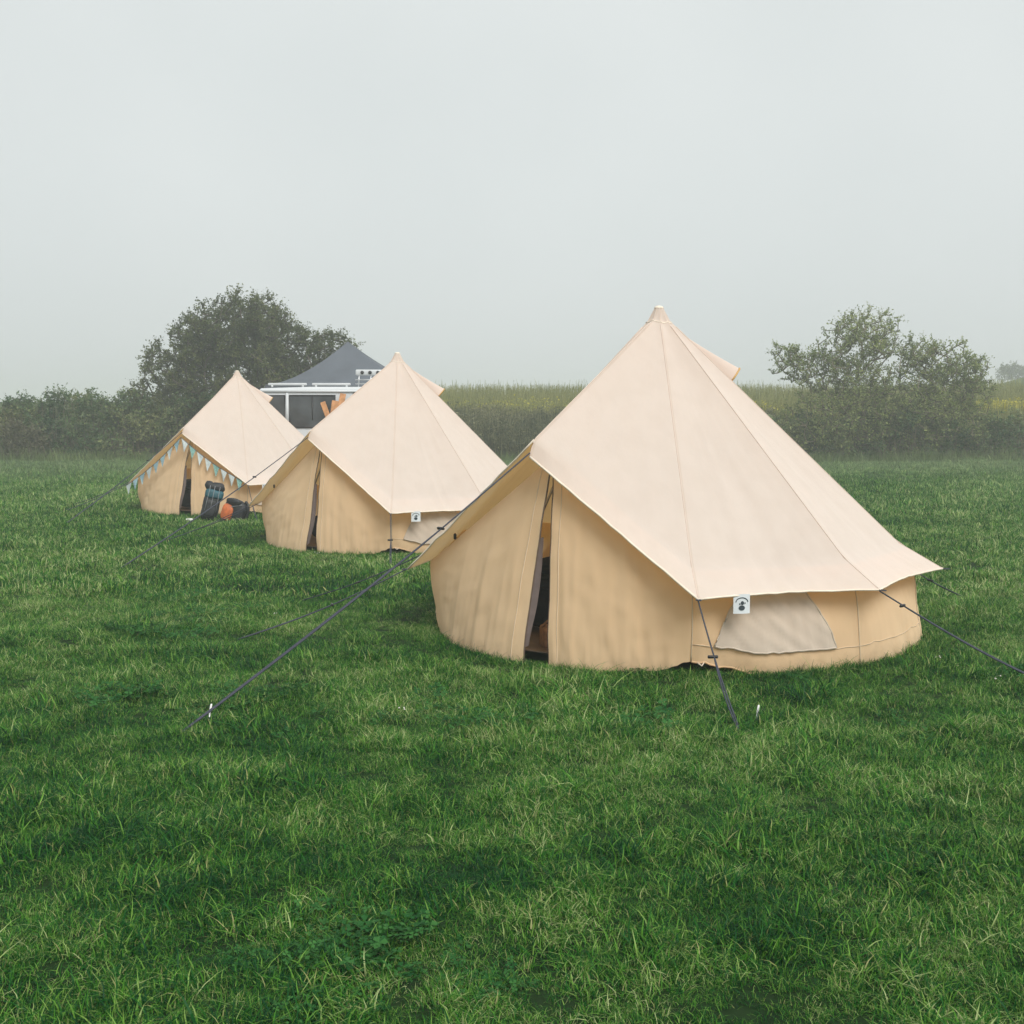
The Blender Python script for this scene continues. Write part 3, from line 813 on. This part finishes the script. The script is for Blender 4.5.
# ------------------------------------------------------------------ van, gazebo, planks
def van():
    v = empty('camper_van', (-4.15, 30.85, float(gh(-4, 31))), R(3))
    Lh, W, = 2.45, 1.02
    # side outline (x along the van, front to +x), extruded across with a rounded shoulder
    out = [(-2.45, 0.42), (-2.47, 1.20), (-2.42, 2.30), (-2.36, 2.62), (-2.22, 2.76), (-1.0, 2.80), (0.6, 2.80), (1.10, 2.76), (1.42, 2.60), (2.02, 1.62), (2.40, 1.45), (2.52, 1.10), (2.52, 0.42)]
    mb = MB(); secs = []
    for (yy, ins) in ((-1.0, 0.0), (-0.985, 0.0), (-0.90, 0.0), (0.90, 0.0), (0.985, 0.0), (1.0, 0.0)):
        secs.append(yy)
    rings = []
    for yy in (-1.0, -0.93, 0.93, 1.0):
        sh = 0.07 if abs(yy) > 0.95 else 0.0
        ring = []
        for (x, z) in out:
            zz = z - sh if z > 1.3 else z
            tum = 0.10 * max(0, (z - 1.3) / 1.5)
            ring.append(Vector((x * (1 - sh * 0.15), math.copysign(abs(yy) * W - tum, yy), zz)))
        rings.append(ring)
    vs = [p for r_ in rings for p in r_]; n = len(out); fs = []
    for k in range(3):
        for i in range(n):
            j = (i + 1) % n; fs.append((k * n + i, k * n + j, (k + 1) * n + j, (k + 1) * n + i))
    fs.append(tuple(range(n))[::-1]); fs.append(tuple(3 * n + i for i in range(n)))
    mb.add(vs, fs); body = mb.build('body', M['vanwhite'], v, smooth=False)
    def side_y(z, sgn): return sgn * (W - 0.10 * max(0, (z - 1.3) / 1.5) + 0.012)
    def pane(x0, x1, z0, z1, sgn, name='window', slant=0.0, mat='glass'):
        mb = MB()
        def fn(u, q):
            z = z0 + (z1 - z0) * q; x = x0 + (x1 - x0 - slant * q) * u; return (x, side_y(z, sgn), z)
        mb.grid(fn, 4, 4); w_ = mb.build(name, M[mat], v)
        fm = MB(); c = [fn(0, 0), fn(1, 0), fn(1, 1), fn(0, 1), fn(0, 0)]
        fm.tube(c, 0.022, 6); fm.build('window_frame', M['plastic'], w_)
        return w_
    for sgn in (-1, 1):
        pane(-2.20, -1.62, 1.78, 2.58, sgn); 
        pane(-1.50, -0.36, 1.78, 2.58, sgn); 
        pane(0.10, 1.78, 1.70, 2.64, sgn, slant=0.62)
        mb = MB(); mb.box((-0.93, side_y(2.18, sgn) , 2.18), (0.025, 0.03, 0.78)); mb.build('window_divider', M['plastic'], v)
        mb = MB(); mb.tube([(-1.56, side_y(1.70, sgn), 1.70), (-1.56, side_y(2.64, sgn), 2.64)], 0.035, 6); mb.build('pillar', M['vanwhite'], v)
        mb = MB(); mb.tube([(-2.30, side_y(2.68, sgn), 2.685), (1.20, side_y(2.68, sgn), 2.685)], 0.03, 8); mb.build('gutter', M['vanwhite'], v)
        mb = MB(); mb.tube([(-2.40, side_y(1.5, sgn), 1.52), (0.1, side_y(1.5, sgn), 1.52), (2.0, side_y(1.5, sgn), 1.46)], 0.02, 6); mb.build('crease', M['vanwhite'], v)
        for x in (-1.55, 1.60):
            wz = 0.36
            w_ = empty('wheel', (x, sgn * (W - 0.10), wz)); w_.parent = v
            m_ = Matrix.Rotation(R(90), 4, 'X')
            mb = MB(); mb.lathe([(0.23, -0.11), (0.34, -0.11), (0.36, -0.07), (0.36, 0.07), (0.34, 0.11), (0.23, 0.11)], 28, m_); mb.build('tyre', M['tyre'], w_)
            mb = MB(); mb.lathe([(0.03, -0.115), (0.20, -0.10), (0.228, -0.112), (0.228, 0.112), (0.20, 0.10), (0.03, 0.115)], 24, m_); mb.build('rim', M['steel'], w_)
        mb = MB(); mb.box((2.50, sgn * 0.72, 0.95), (0.10, 0.34, 0.22), None, 0.03); mb.build('headlight', M['lamp'], v)
        mb = MB(); mb.box((-2.47, sgn * 0.85, 1.15), (0.06, 0.16, 0.45), None, 0.02); mb.build('tail_light', M['redlamp'], v)
        mb = MB(); mb.box((1.66, sgn * 1.14, 1.72), (0.10, 0.18, 0.28), None, 0.03); mb.build('wing_mirror', M['plastic'], v)
    mb = MB(); mb.grid(lambda a, b: (1.475 + 0.53 * b, -0.82 + 1.64 * a, 2.53 - 0.86 * b), 6, 4); mb.build('windscreen', M['glass'], v)
    mb = MB(); mb.box((2.55, 0, 0.55), (0.16, 1.98, 0.30), None, 0.05); mb.build('bumper', M['plastic'], v)
    mb = MB(); mb.box((-2.50, 0, 0.52), (0.14, 1.96, 0.24), None, 0.05); mb.build('bumper', M['plastic'], v)
    # roof rails and light bar
    for (x0, x1) in ((-2.05, -1.08), (-0.95, 0.02)):
        mb = MB(); mb.box(((x0 + x1) / 2, -0.80, 2.865), (x1 - x0, 0.05, 0.06), None, 0.015)
        mb.box((x0 + 0.1, -0.80, 2.815), (0.05, 0.04, 0.05)); mb.box((x1 - 0.1, -0.80, 2.815), (0.05, 0.04, 0.05)); mb.build('roof_rail', M['vanwhite'], v)
    rb = MB(); rb.box((0.52, -0.55, 3.17), (0.78, 0.06, 0.15), None, 0.03); bar = rb.build('light_bar', M['vanwhite'], v)
    for x in (0.30, 0.50, 0.70):
        mb = MB(); mb.lathe([(0.002, 0), (0.045, 0.0), (0.045, 0.02), (0.002, 0.02)], 14, Matrix.Translation((x, -0.585, 3.17)) @ Matrix.Rotation(R(90), 4, 'X')); mb.build('lamp', M['plastic'], bar)
    rk = MB()
    for x in (0.2, 0.5, 0.8): rk.tube([(x, -0.56, 2.78), (x + 0.02, -0.56, 3.10)], 0.018, 6)
    rk.tube([(0.12, -0.56, 2.98), (0.92, -0.56, 3.00)], 0.022, 6); rk.tube([(0.12, -0.56, 2.88), (0.92, -0.50, 2.90)], 0.018, 6)
    rk.tube([(0.92, -0.56, 3.14), (1.15, -0.56, 2.95), (1.18, -0.56, 2.76)], 0.018, 6)
    rk.build('rack', M['steel'], v)
    tag(v, 'white high roofed camper van with dark side windows behind the middle tent', 'van')
van()

def gazebo():
    g = empty('gazebo', (-4.50, 34.3, float(gh(-4.5, 34.3))), R(-3))
    hx, hy, ze, zp = 2.24, 1.6, 2.92, 4.20
    def cano(u, v_, side):
        c = [(-hx, -hy), (hx, -hy), (hx, hy), (-hx, hy)]
        a, b = c[side], c[(side + 1) % 4]
        ex, ey = a[0] + (b[0] - a[0]) * u, a[1] + (b[1] - a[1]) * u
        t = v_; z = ze + (zp - ze) * (t ** 1.6) - 0.03 * math.sin(math.pi * u) * (1 - t)
        return (ex * (1 - t) - 0.23 * t, ey * (1 - t), z)
    mb = MB()
    for s in range(4): mb.grid(lambda u, v_, s=s: cano(u, v_, s), 16, 20)
    cn = mb.build('canopy', M['greycloth'], g)
    mb = MB()
    for s in range(4): mb.grid(lambda u, v_, s=s: (lambda p: (p[0] * 1.002, p[1] * 1.002, p[2] - 0.10 * v_))(cano(u, 0.0, s)), 16, 2)
    mb.build('valance', M['greycloth'], cn)
    for sx in (-1, 1):
        for sy in (-1, 1):
            mb = MB(); mb.box((sx * (hx - 0.03), sy * (hy - 0.03), 1.43), (0.05, 0.05, 2.86), None, 0.006); mb.build('leg', M['steel'], g)
    for sy in (-1, 1):
        mb = MB()
        for i in range(4):
            x0 = -hx + 0.03 + i * (2 * hx - 0.06) / 4; x1 = x0 + (2 * hx - 0.06) / 4
            mb.tube([(x0, sy * (hy - 0.03), 2.80), (x1, sy * (hy - 0.03), 2.48)], 0.012, 5); mb.tube([(x0, sy * (hy - 0.035), 2.48), (x1, sy * (hy - 0.035), 2.80)], 0.012, 5)
        mb.build('truss', M['steel'], g)
    tag(g, 'charcoal grey pop up gazebo with a pointed roof behind the van', 'gazebo')
gazebo()

for (x, dx, tilt, w, L_, lb) in ((-4.62, 0.0, -20, 0.13, 2.62, 'narrow orange pine plank leaning left against the van window'),
                                 (-4.42, 0.12, 8, 0.16, 2.52, 'short orange pine plank leaning on the van between two other planks'),
                                 (-4.24, 0.2, 10, 0.15, 2.72, 'tallest orange pine plank leaning by the van door pillar')):
    mb = MB(); mb.box((0, 0, L_ / 2), (w, 0.03, L_), None, 0.006)
    for q in (0.3, 0.7): mb.box((0, 0.028, L_ * q), (w * 0.7, 0.025, 0.05), None, 0.004)
    o = mb.build('plank', M['wood'], None, smooth=False)
    off = -math.sin(R(tilt)) * L_ * 0.9
    o.location = (x + off, 29.15 + dx * 0.3, float(gh(x, 29.2))); o.rotation_euler = (R(-11), R(tilt), R(4))
    tag(o, lb, 'plank', 'pine planks leaning on the van')

# ------------------------------------------------------------------ vegetation
def leaves(pts, spread, n_per, size, r, flat=0.0, aspect=0.55):
    """many small leaf faces around the given points; returns verts, loops, rnd"""
    c = np.repeat(pts, n_per, axis=0); n = len(c)
    c = c + r.normal(0, 1, (n, 3)) * spread
    nrm = r.normal(0, 1, (n, 3)); nrm[:, 2] += flat; nrm /= np.linalg.norm(nrm, axis=1)[:, None]
    t = r.normal(0, 1, (n, 3)); a = np.cross(nrm, t); a /= np.linalg.norm(a, axis=1)[:, None] + 1e-9; b = np.cross(nrm, a)
    s = size * r.uniform(0.55, 1.35, n)[:, None]
    V = np.stack([c - a * s, c + b * s * aspect, c + a * s, c - b * s * aspect], 1).reshape(-1, 3)
    L = np.arange(n * 4)
    clump = np.repeat(r.uniform(0, 1, len(pts)), n_per)
    rnd = np.repeat(np.clip(0.55 * clump + 0.45 * r.uniform(0, 1, n), 0, 1), 4)
    return V, L, rnd

def twig_leaves(tips, centre, n_tw, n_lf, length, size, r, rt=0.005):
    """short twigs round every tip with leaves set along them: leaf verts, loops, tints; twig verts, loops"""
    c = np.repeat(tips, n_tw, axis=0); n = len(c)
    if centre.ndim == 2: centre = np.repeat(centre, n_tw, axis=0)
    out = c - centre; out /= np.linalg.norm(out, axis=1)[:, None] + 1e-6
    d = r.normal(0, 1, (n, 3)) + out * 0.7; d[:, 2] += 0.35; d /= np.linalg.norm(d, axis=1)[:, None]
    ln = length * r.uniform(0.4, 1.25, n)[:, None]; e = c + d * ln
    u = np.cross(d, r.normal(0, 1, (n, 3))); u /= np.linalg.norm(u, axis=1)[:, None] + 1e-9; w = np.cross(d, u)
    TV = np.stack([c + u * rt, c + (w * 0.87 - u * 0.5) * rt, c + (-w * 0.87 - u * 0.5) * rt, e + u * rt * 0.4, e + (w * 0.87 - u * 0.5) * rt * 0.4, e + (-w * 0.87 - u * 0.5) * rt * 0.4], 1).reshape(-1, 3)
    TL = (np.arange(n)[:, None] * 6 + np.array([0, 1, 4, 3, 1, 2, 5, 4, 2, 0, 3, 5])[None, :]).ravel()
    q = r.uniform(0.1, 1.05, (n, n_lf, 1))
    P = (c[:, None, :] + d[:, None, :] * ln[:, None, :] * q).reshape(-1, 3)
    V, L, rn = leaves(P, size * 0.6, 1, size, r, 0.4)
    cl = np.repeat(np.repeat(r.uniform(0, 1, len(tips)), n_tw), n_lf * 4)
    return V, L, np.clip(0.5 * cl + 0.5 * r.uniform(0, 1, len(cl) // 4).repeat(4), 0, 1), TV, TL

def skeleton(base_pts, targets, r, jit=0.10):
    """joins every target to the nearest branch already there; radii from the number of twigs carried"""
    nodes = [np.array(p, float) for p in base_pts]; par = [-1] + list(range(len(base_pts) - 1))
    b0 = nodes[0]
    order = np.argsort(np.linalg.norm((targets - b0) * np.array([1, 1, 0.8]), axis=1))
    for i in order:
        t = targets[i]; A = np.array(nodes); d = np.linalg.norm(A - t, axis=1) + 0.6 * np.maximum(0, A[:, 2] - t[2] + 0.05) + 0.12 * np.linalg.norm(A - b0, axis=1) * 0
        k = int(np.argmin(d)); L = d[k]; m = max(1, int(L / 0.45)); prev = k; p0 = nodes[k]
        for q in range(1, m + 1):
            p = p0 + (t - p0) * q / m
            if q < m: p = p + r.normal(0, jit * min(1, L) * 0.35, 3)
            nodes.append(p); par.append(prev); prev = len(nodes) - 1
    cnt = np.ones(len(nodes))
    for i in range(len(nodes) - 1, 0, -1): cnt[par[i]] += cnt[i] * 0.6
    return np.array(nodes), np.array(par), cnt

def branch_mesh(nodes, par, cnt, rmin, k, name, mat, parent, sides=5):
    rad = rmin + k * np.sqrt(cnt) 
    V, L = [], []
    o = 0
    for i in range(1, len(nodes)):
        a, b = nodes[par[i]], nodes[i]; d = b - a; ln = np.linalg.norm(d)
        if ln < 1e-6: continue
        d = d / ln; u = np.cross(d, [0, 0, 1.0] if abs(d[2]) < 0.9 else [1.0, 0, 0]); u /= np.linalg.norm(u); w = np.cross(d, u)
        ra, rb_ = min(rad[par[i]], rad[i] * 1.5), rad[i]
        for (c, rr) in ((a, ra), (b, rb_)):
            for s in range(sides):
                t = 2 * math.pi * s / sides; V.append(c + (u * math.cos(t) + w * math.sin(t)) * rr)
        for s in range(sides):
            j = (s + 1) % sides; L += [o + s, o + j, o + sides + j, o + sides + s]
        o += 2 * sides
    return mesh_np(name, np.array(V), 4, np.array(L), mat, parent, smooth=True)

def lobes_points(lobes, n, r, fill=0.55):
    vol = np.array([l[3] * l[4] * l[5] for l in lobes]) ** 0.8; vol /= vol.sum()
    out = []
    for l, w in zip(lobes, vol):
        m = max(1, int(n * w)); d = r.normal(0, 1, (m, 3)); d /= np.linalg.norm(d, axis=1)[:, None]
        rad = r.uniform(0, 1, m) ** fill
        out.append(np.array(l[:3]) + d * rad[:, None] * np.array(l[3:6]))
    return np.concatenate(out)

def tree(loc, lobes, n_t, trunk_pts, leaf_mat, wood_mat, seed, n_per, leaf, spread, label, cat='tree', name='tree', group=None, rmin=0.008, kk=0.014, fill=0.5):
    r = np.random.default_rng(seed)
    root = empty(name, (loc[0], loc[1], float(gh(loc[0], loc[1]))))
    T = lobes_points(lobes, n_t, r, fill); T = T[T[:, 2] > 0.15]
    nodes, par, cnt = skeleton(trunk_pts, T, r)
    branch_mesh(nodes, par, cnt, rmin, kk, 'trunk', wood_mat, root)
    tips = np.concatenate([T, nodes[len(trunk_pts):][r.uniform(0, 1, len(nodes) - len(trunk_pts)) < 0.4]])
    ctr = np.array([np.mean(T[:, 0]), np.mean(T[:, 1]), np.mean(T[:, 2]) * 0.7])
    V, L, rn, TV, TL = twig_leaves(tips, ctr, max(2, n_per // 8), 8, spread * 2.0, leaf, r)
    V[:, 2] = np.maximum(V[:, 2], 0.02)
    mesh_np('twigs', TV, 4, TL, wood_mat, root)
    mesh_np('crown', V, 4, L, leaf_mat, root, rnd=rn)
    return tag(root, label, cat, group)

D = 52.5
# big rounded tree left of the van
tree((-12.6, D + 1.5), [(0.2, 0, 4.4, 3.0, 2.6, 2.9), (-2.6, 0, 2.9, 2.3, 2.0, 2.3), (2.6, 0, 3.6, 2.3, 2.0, 2.1), (4.6, -0.3, 4.2, 1.3, 1.2, 1.5), (0.9, 0, 5.8, 1.7, 1.5, 1.4), (-1.6, 0, 4.9, 1.3, 1.3, 1.5), (0, 0, 1.6, 3.8, 2.0, 1.5)],
     1800, [(0, 0, 0), (0.1, 0, 0.7), (0.2, 0, 1.4), (0.1, 0, 2.2)], M['leaf_tree'], M['bark'], 11, 56, 0.050, 0.22,
     'large dark rounded tree rising from the hedge left of the van')
# twiggy shrub on the right, two crowns growing side by side
tree((15.0, D), [(0.2, 0, 4.2, 2.1, 1.7, 2.3), (-1.9, 0, 4.0, 1.6, 1.1, 1.0), (-2.9, 0, 4.6, 0.9, 0.7, 0.6), (0.7, 0, 5.7, 1.5, 1.1, 1.0), (-0.6, 0, 1.9, 2.5, 1.6, 1.6), (1.4, 0, 2.2, 1.8, 1.5, 1.6)],
     1250, [(0, 0, 0), (0.0, 0, 0.4), (0.05, 0, 0.8)], M['leaf_shrub'], M['twig'], 21, 28, 0.044, 0.19,
     'taller twiggy olive tree with sparse leaves on the right of the field', fill=0.45, rmin=0.007, kk=0.009)
tree((19.0, D + 0.3), [(0, 0, 3.5, 2.0, 1.5, 1.9), (-1.0, 0, 4.5, 1.0, 0.8, 0.9), (1.3, 0, 3.2, 1.2, 1.0, 1.5), (0, 0, 1.6, 2.4, 1.6, 1.4)],
     950, [(0, 0, 0), (0.05, 0, 0.4), (0.0, 0, 0.8)], M['leaf_shrub'], M['twig'], 22, 28, 0.044, 0.19,
     'lower twiggy olive tree growing against the taller one on its right', fill=0.45, rmin=0.007, kk=0.009)
# far trees fading into the fog
tree((84.0, 200), [(0, 0, 2.0, 2.2, 1.6, 1.7), (2.4, 0, 1.6, 1.8, 1.4, 1.2)], 200, [(0, 0, 0), (0, 0, 0.5), (0, 0, 0.9)], M['leaf_tree'], M['bark'], 31, 16, 0.14, 0.35,
     'faint far tree at the right edge, half lost in fog on the hill')
tree((74.0, 195), [(0, 0, 1.6, 1.9, 1.4, 1.4)], 140, [(0, 0, 0), (0, 0, 0.5), (0, 0, 0.8)], M['leaf_tree'], M['bark'], 32, 16, 0.13, 0.35,
     'faint far bush in fog on the hill just right of the twiggy trees')

def hedge(name, x0, x1, y0, hfn, depth, n, mat, seed, label, leaf=0.06, n_per=34, spread=0.23, cat='hedge'):
    r = np.random.default_rng(seed); xs = r.uniform(x0, x1, n)
    H = np.array([hfn(x) for x in xs]); q = r.uniform(0, 1, n) ** 0.7
    ph = np.array([1 + 0.34 * n3(x * 0.8, 0, seed) + 0.12 * n3(x * 2.3, 5, seed) for x in xs])
    z = H * ph * q; front = depth * (0.5 + 0.5 * np.sqrt(np.maximum(0, 1 - q ** 2)))
    bulge_ = np.array([0.9 * n3(x * 0.8, zz * 0.8, seed + 3) for x, zz in zip(xs, z)])
    ys = y0 + r.uniform(-1, 1, n) * front * 0.9 + bulge_
    P = np.stack([xs, ys, z], -1)
    root = empty(name, ((x0 + x1) / 2, y0, float(gh((x0 + x1) / 2, y0))))
    gz = gh(P[:, 0], P[:, 1]); P[:, 2] += gz
    P -= np.array(root.location)
    V, L, rn, TV, TL = twig_leaves(P, np.array([0, 1.0, 0.5]) + P * np.array([1, 0, 0.2]), max(3, n_per // 7), 7, spread * 1.9, leaf, r)
    mesh_np('foliage', V, 4, L, mat, root, rnd=rn); mesh_np('twigs', TV, 4, TL, M['twig'], root)
    mb = MB()
    for i in range(0, n, 3):
        p = P[i]; b = Vector((p[0] + r.normal(0, 0.25), p[1] * 0.6, float(gh(xs[i], y0)) - root.location.z - 0.05))
        t = Vector(p) + Vector((r.normal(0, 0.1), r.normal(0, 0.1), r.uniform(0.05, 0.35)))
        mb.tube([b, b.lerp(t, 0.5) + Vector((r.normal(0, 0.08), r.normal(0, 0.08), 0)), t], [0.02, 0.014, 0.005], 4, cap=False)
    mb.build('stems', M['twig'], root)
    return tag(root, label, cat)

hedge('hedge', -27.5, -8.0, D + 0.6, lambda x: 2.55 + 0.22 * math.sin(x * 0.9) + 0.15 * math.sin(x * 2.1), 1.1, 2700, M['leaf_hedge'], 41, 'long dark overgrown hedge along the left back of the field', spread=0.26)
hedge('bush', -22.2, -20.4, D - 0.9, lambda x: 1.7 - 0.5 * abs(x + 21.4), 0.5, 110, M['leaf_pale'], 42, 'pale yellowish bush standing in front of the left hedge', cat='bush', spread=0.2)
hedge('hedge', 9.2, 27.5, D + 0.2, lambda x: 1.45 + 0.35 * math.sin(x * 1.2) + 0.6 * math.exp(-((x - 17) / 4) ** 2), 0.9, 1500, M['leaf_hedge'], 43, 'low dark hedge under the twiggy trees at the right back', spread=0.24)

def blades(name, x, y, h, w, mat, label, cat, seed, lean=0.18, kind='stuff', heads=None):
    r = np.random.default_rng(seed); n = len(x); z = gh(x, y)
    la = r.uniform(0, 6.283, n); ln = h * lean * r.uniform(0, 1.2, n); fa = r.uniform(0, 3.1416, n)
    vs = []
    for t in (0, 0.5, 1.0):
        cx = x + np.cos(la) * ln * t * t; cy = y + np.sin(la) * ln * t * t; cz = z + h * t; ww = w * (1.0 - 0.75 * t)
        vs += [np.stack([cx + np.cos(fa) * ww, cy + np.sin(fa) * ww, cz], -1), np.stack([cx - np.cos(fa) * ww, cy - np.sin(fa) * ww, cz], -1)]
    V = np.stack(vs, 1).reshape(-1, 3); base = np.arange(n)[:, None] * 6
    L = (base + np.array([0, 1, 3, 2, 2, 3, 5, 4])[None, :]).ravel(); rnd = np.repeat(r.uniform(0, 1, n), 6)
    if heads is not None:                                 # small seed heads / side leaves on the stems
        pick = r.uniform(0, 1, n) < heads[0]; m = pick.sum(); q = r.uniform(0.45, 1.0, m)
        P = np.stack([x[pick] + np.cos(la[pick]) * ln[pick] * q * q, y[pick] + np.sin(la[pick]) * ln[pick] * q * q, z[pick] + h[pick] * q], -1)
        V2, L2, r2 = leaves(P, heads[1], heads[2], heads[3], r, 0.2, 0.35)
        L = np.concatenate([L, L2 + len(V)]); V = np.concatenate([V, V2]); rnd = np.concatenate([rnd, r2])
    return tag(mesh_np(name, V, 4, L, mat, rnd=rnd), label, cat, kind=kind)

n = 16000
x = rng.uniform(-27, 28, n); y = 50.3 + rng.uniform(0, 1, n) * 1.7
hh = (0.18 + 0.42 * rng.uniform(0, 1, n) ** 2) * (1 + 0.5 * np.array([n3(a * 0.7, 3, 8.2) for a in x]))
blades('rough_grass', x, y, np.maximum(hh, 0.1), np.full(n, 0.016), M['margin'], 'strip of long pale rough grass along the foot of the hedges', 'rough grass', 53, 0.45)
# dark bank of tall weeds behind the tents, pale crop above it on the rising field
n = 26000
x = rng.uniform(-9, 12.5, n); y = 51.9 + rng.uniform(0, 1, n) ** 1.2 * 5.0
hh = (1.0 + 0.55 * rng.uniform(0, 1, n)) * (1 + 0.25 * np.array([n3(a * 0.5, 0, 2.2) for a in x])) * np.where(y < 52.6, 0.75, 1.0)
blades('tall_weeds', x, y, hh, np.full(n, 0.018), M['weed'], 'dark brownish bank of tall weeds behind the tents', 'weeds', 51, 0.25, heads=(0.6, 0.09, 5, 0.07))
n = 42000
x = rng.uniform(-12, 34, n); y = 57 + 25 * rng.uniform(0, 1, n) ** 1.3
hh = 0.75 + 0.5 * rng.uniform(0, 1, n) + 0.35 * (rng.uniform(0, 1, n) < 0.05)
blades('tall_grass', x, y, hh, np.full(n, 0.022), M['crop'], 'pale green tall grass crop on the rise behind the weeds', 'tall grass', 52, 0.22, heads=(0.25, 0.05, 3, 0.05))
n = 1500
P = np.concatenate([np.stack([rng.uniform(-6, 14, 420), 58 + rng.uniform(0, 9, 420), np.zeros(420)], -1),
                    np.stack([rng.uniform(23, 34, 1300), 60 + rng.uniform(0, 4, 1300), np.zeros(1300)], -1)])
P[:, 2] = gh(P[:, 0], P[:, 1]) + rng.uniform(0.55, 1.05, len(P))
V, L, rn = leaves(P, 0.10, 7, 0.05, rng, 0.5, 0.8)
tag(mesh_np('yellow_flowers', V, 4, L, M['rape'], rnd=rn), 'yellow flowering patches in the crop behind the hedge', 'flowers', kind='stuff')

# ------------------------------------------------------------------ haze
mb = MB(); mb.box((0, 180, 4.6), (500, 470, 12.0)); hz = mb.build('haze', M['plastic'], smooth=False)
hz.data.materials.clear()
m, nt, out = mat_new('fog_air')
pv = nt.nodes.new('ShaderNodeVolumePrincipled'); pv.inputs['Color'].default_value = (0.93, 0.965, 0.965, 1)
pv.inputs['Density'].default_value = 0.0031; pv.inputs['Anisotropy'].default_value = 0.15
nt.links.new(pv.outputs[0], out.inputs['Volume']); hz.data.materials.append(m)
tag(hz, 'thin grey morning fog over the field', 'fog', kind='stuff')

# ------------------------------------------------------------------ light
SUN_EL, SUN_AZ = 46.0, -62.0        # direction TO the sun: azimuth measured from +X
w = bpy.data.worlds.new('World'); scene.world = w; w.use_nodes = True
nt = w.node_tree; nt.nodes.clear()
wo = nt.nodes.new('ShaderNodeOutputWorld'); bg = nt.nodes.new('ShaderNodeBackground')
sky = nt.nodes.new('ShaderNodeTexSky'); sky.sky_type = 'NISHITA'; sky.sun_disc = False
sky.sun_elevation = R(SUN_EL); sky.sun_rotation = R(90 - SUN_AZ)
sky.dust_density = 6.0; sky.air_density = 1.0; sky.ozone_density = 1.0
hs = nt.nodes.new('ShaderNodeHueSaturation'); hs.inputs['Saturation'].default_value = 0.15
nt.links.new(sky.outputs[0], hs.inputs['Color'])
tc = nt.nodes.new('ShaderNodeTexCoord')
cl = noise_tex(nt, 1.6, tc.outputs['Generated'], 4, 0.5)
over = ramp(nt, [(0.3, (6.1, 6.6, 6.6)), (0.7, (7.3, 7.7, 7.65))], cl)   # closed cloud deck over the clear sky
mixed = mixc(nt, 0.82, hs.outputs[0], over)
nt.links.new(mixed, bg.inputs['Color']); bg.inputs['Strength'].default_value = 0.085
nt.links.new(bg.outputs[0], wo.inputs['Surface'])
sl = bpy.data.lights.new('sun', 'SUN'); sl.energy = 2.0; sl.angle = R(32); sl.color = (1.0, 0.955, 0.90)
so = bpy.data.objects.new('sun', sl); COL.objects.link(so)
dv = Vector((math.cos(R(SUN_EL)) * math.cos(R(SUN_AZ)), math.cos(R(SUN_EL)) * math.sin(R(SUN_AZ)), math.sin(R(SUN_EL))))
so.rotation_euler = dv.to_track_quat('Z', 'Y').to_euler()

# ------------------------------------------------------------------ camera
cd = bpy.data.cameras.new('camera'); co = bpy.data.objects.new('camera', cd); COL.objects.link(co)
co.location = (0, 0, 2.05); co.rotation_euler = (R(90 - 4.748), 0, 0)
cd.sensor_width = 36; cd.lens = 1180 / 1024 * 36; cd.clip_start = 0.1; cd.clip_end = 2000
scene.camera = co

scene.render.resolution_x = scene.render.resolution_y = 1024
scene.view_settings.view_transform = 'Standard'; scene.view_settings.look = 'None'
scene.view_settings.exposure = 0.5; scene.view_settings.gamma = 1.0
scene.render.engine = 'CYCLES'
cy = scene.cycles
cy.max_bounces = 7; cy.diffuse_bounces = 4; cy.transmission_bounces = 4; cy.volume_bounces = 2; cy.glossy_bounces = 2
cy.use_denoising = True
cy.sample_clamp_indirect = 6.0
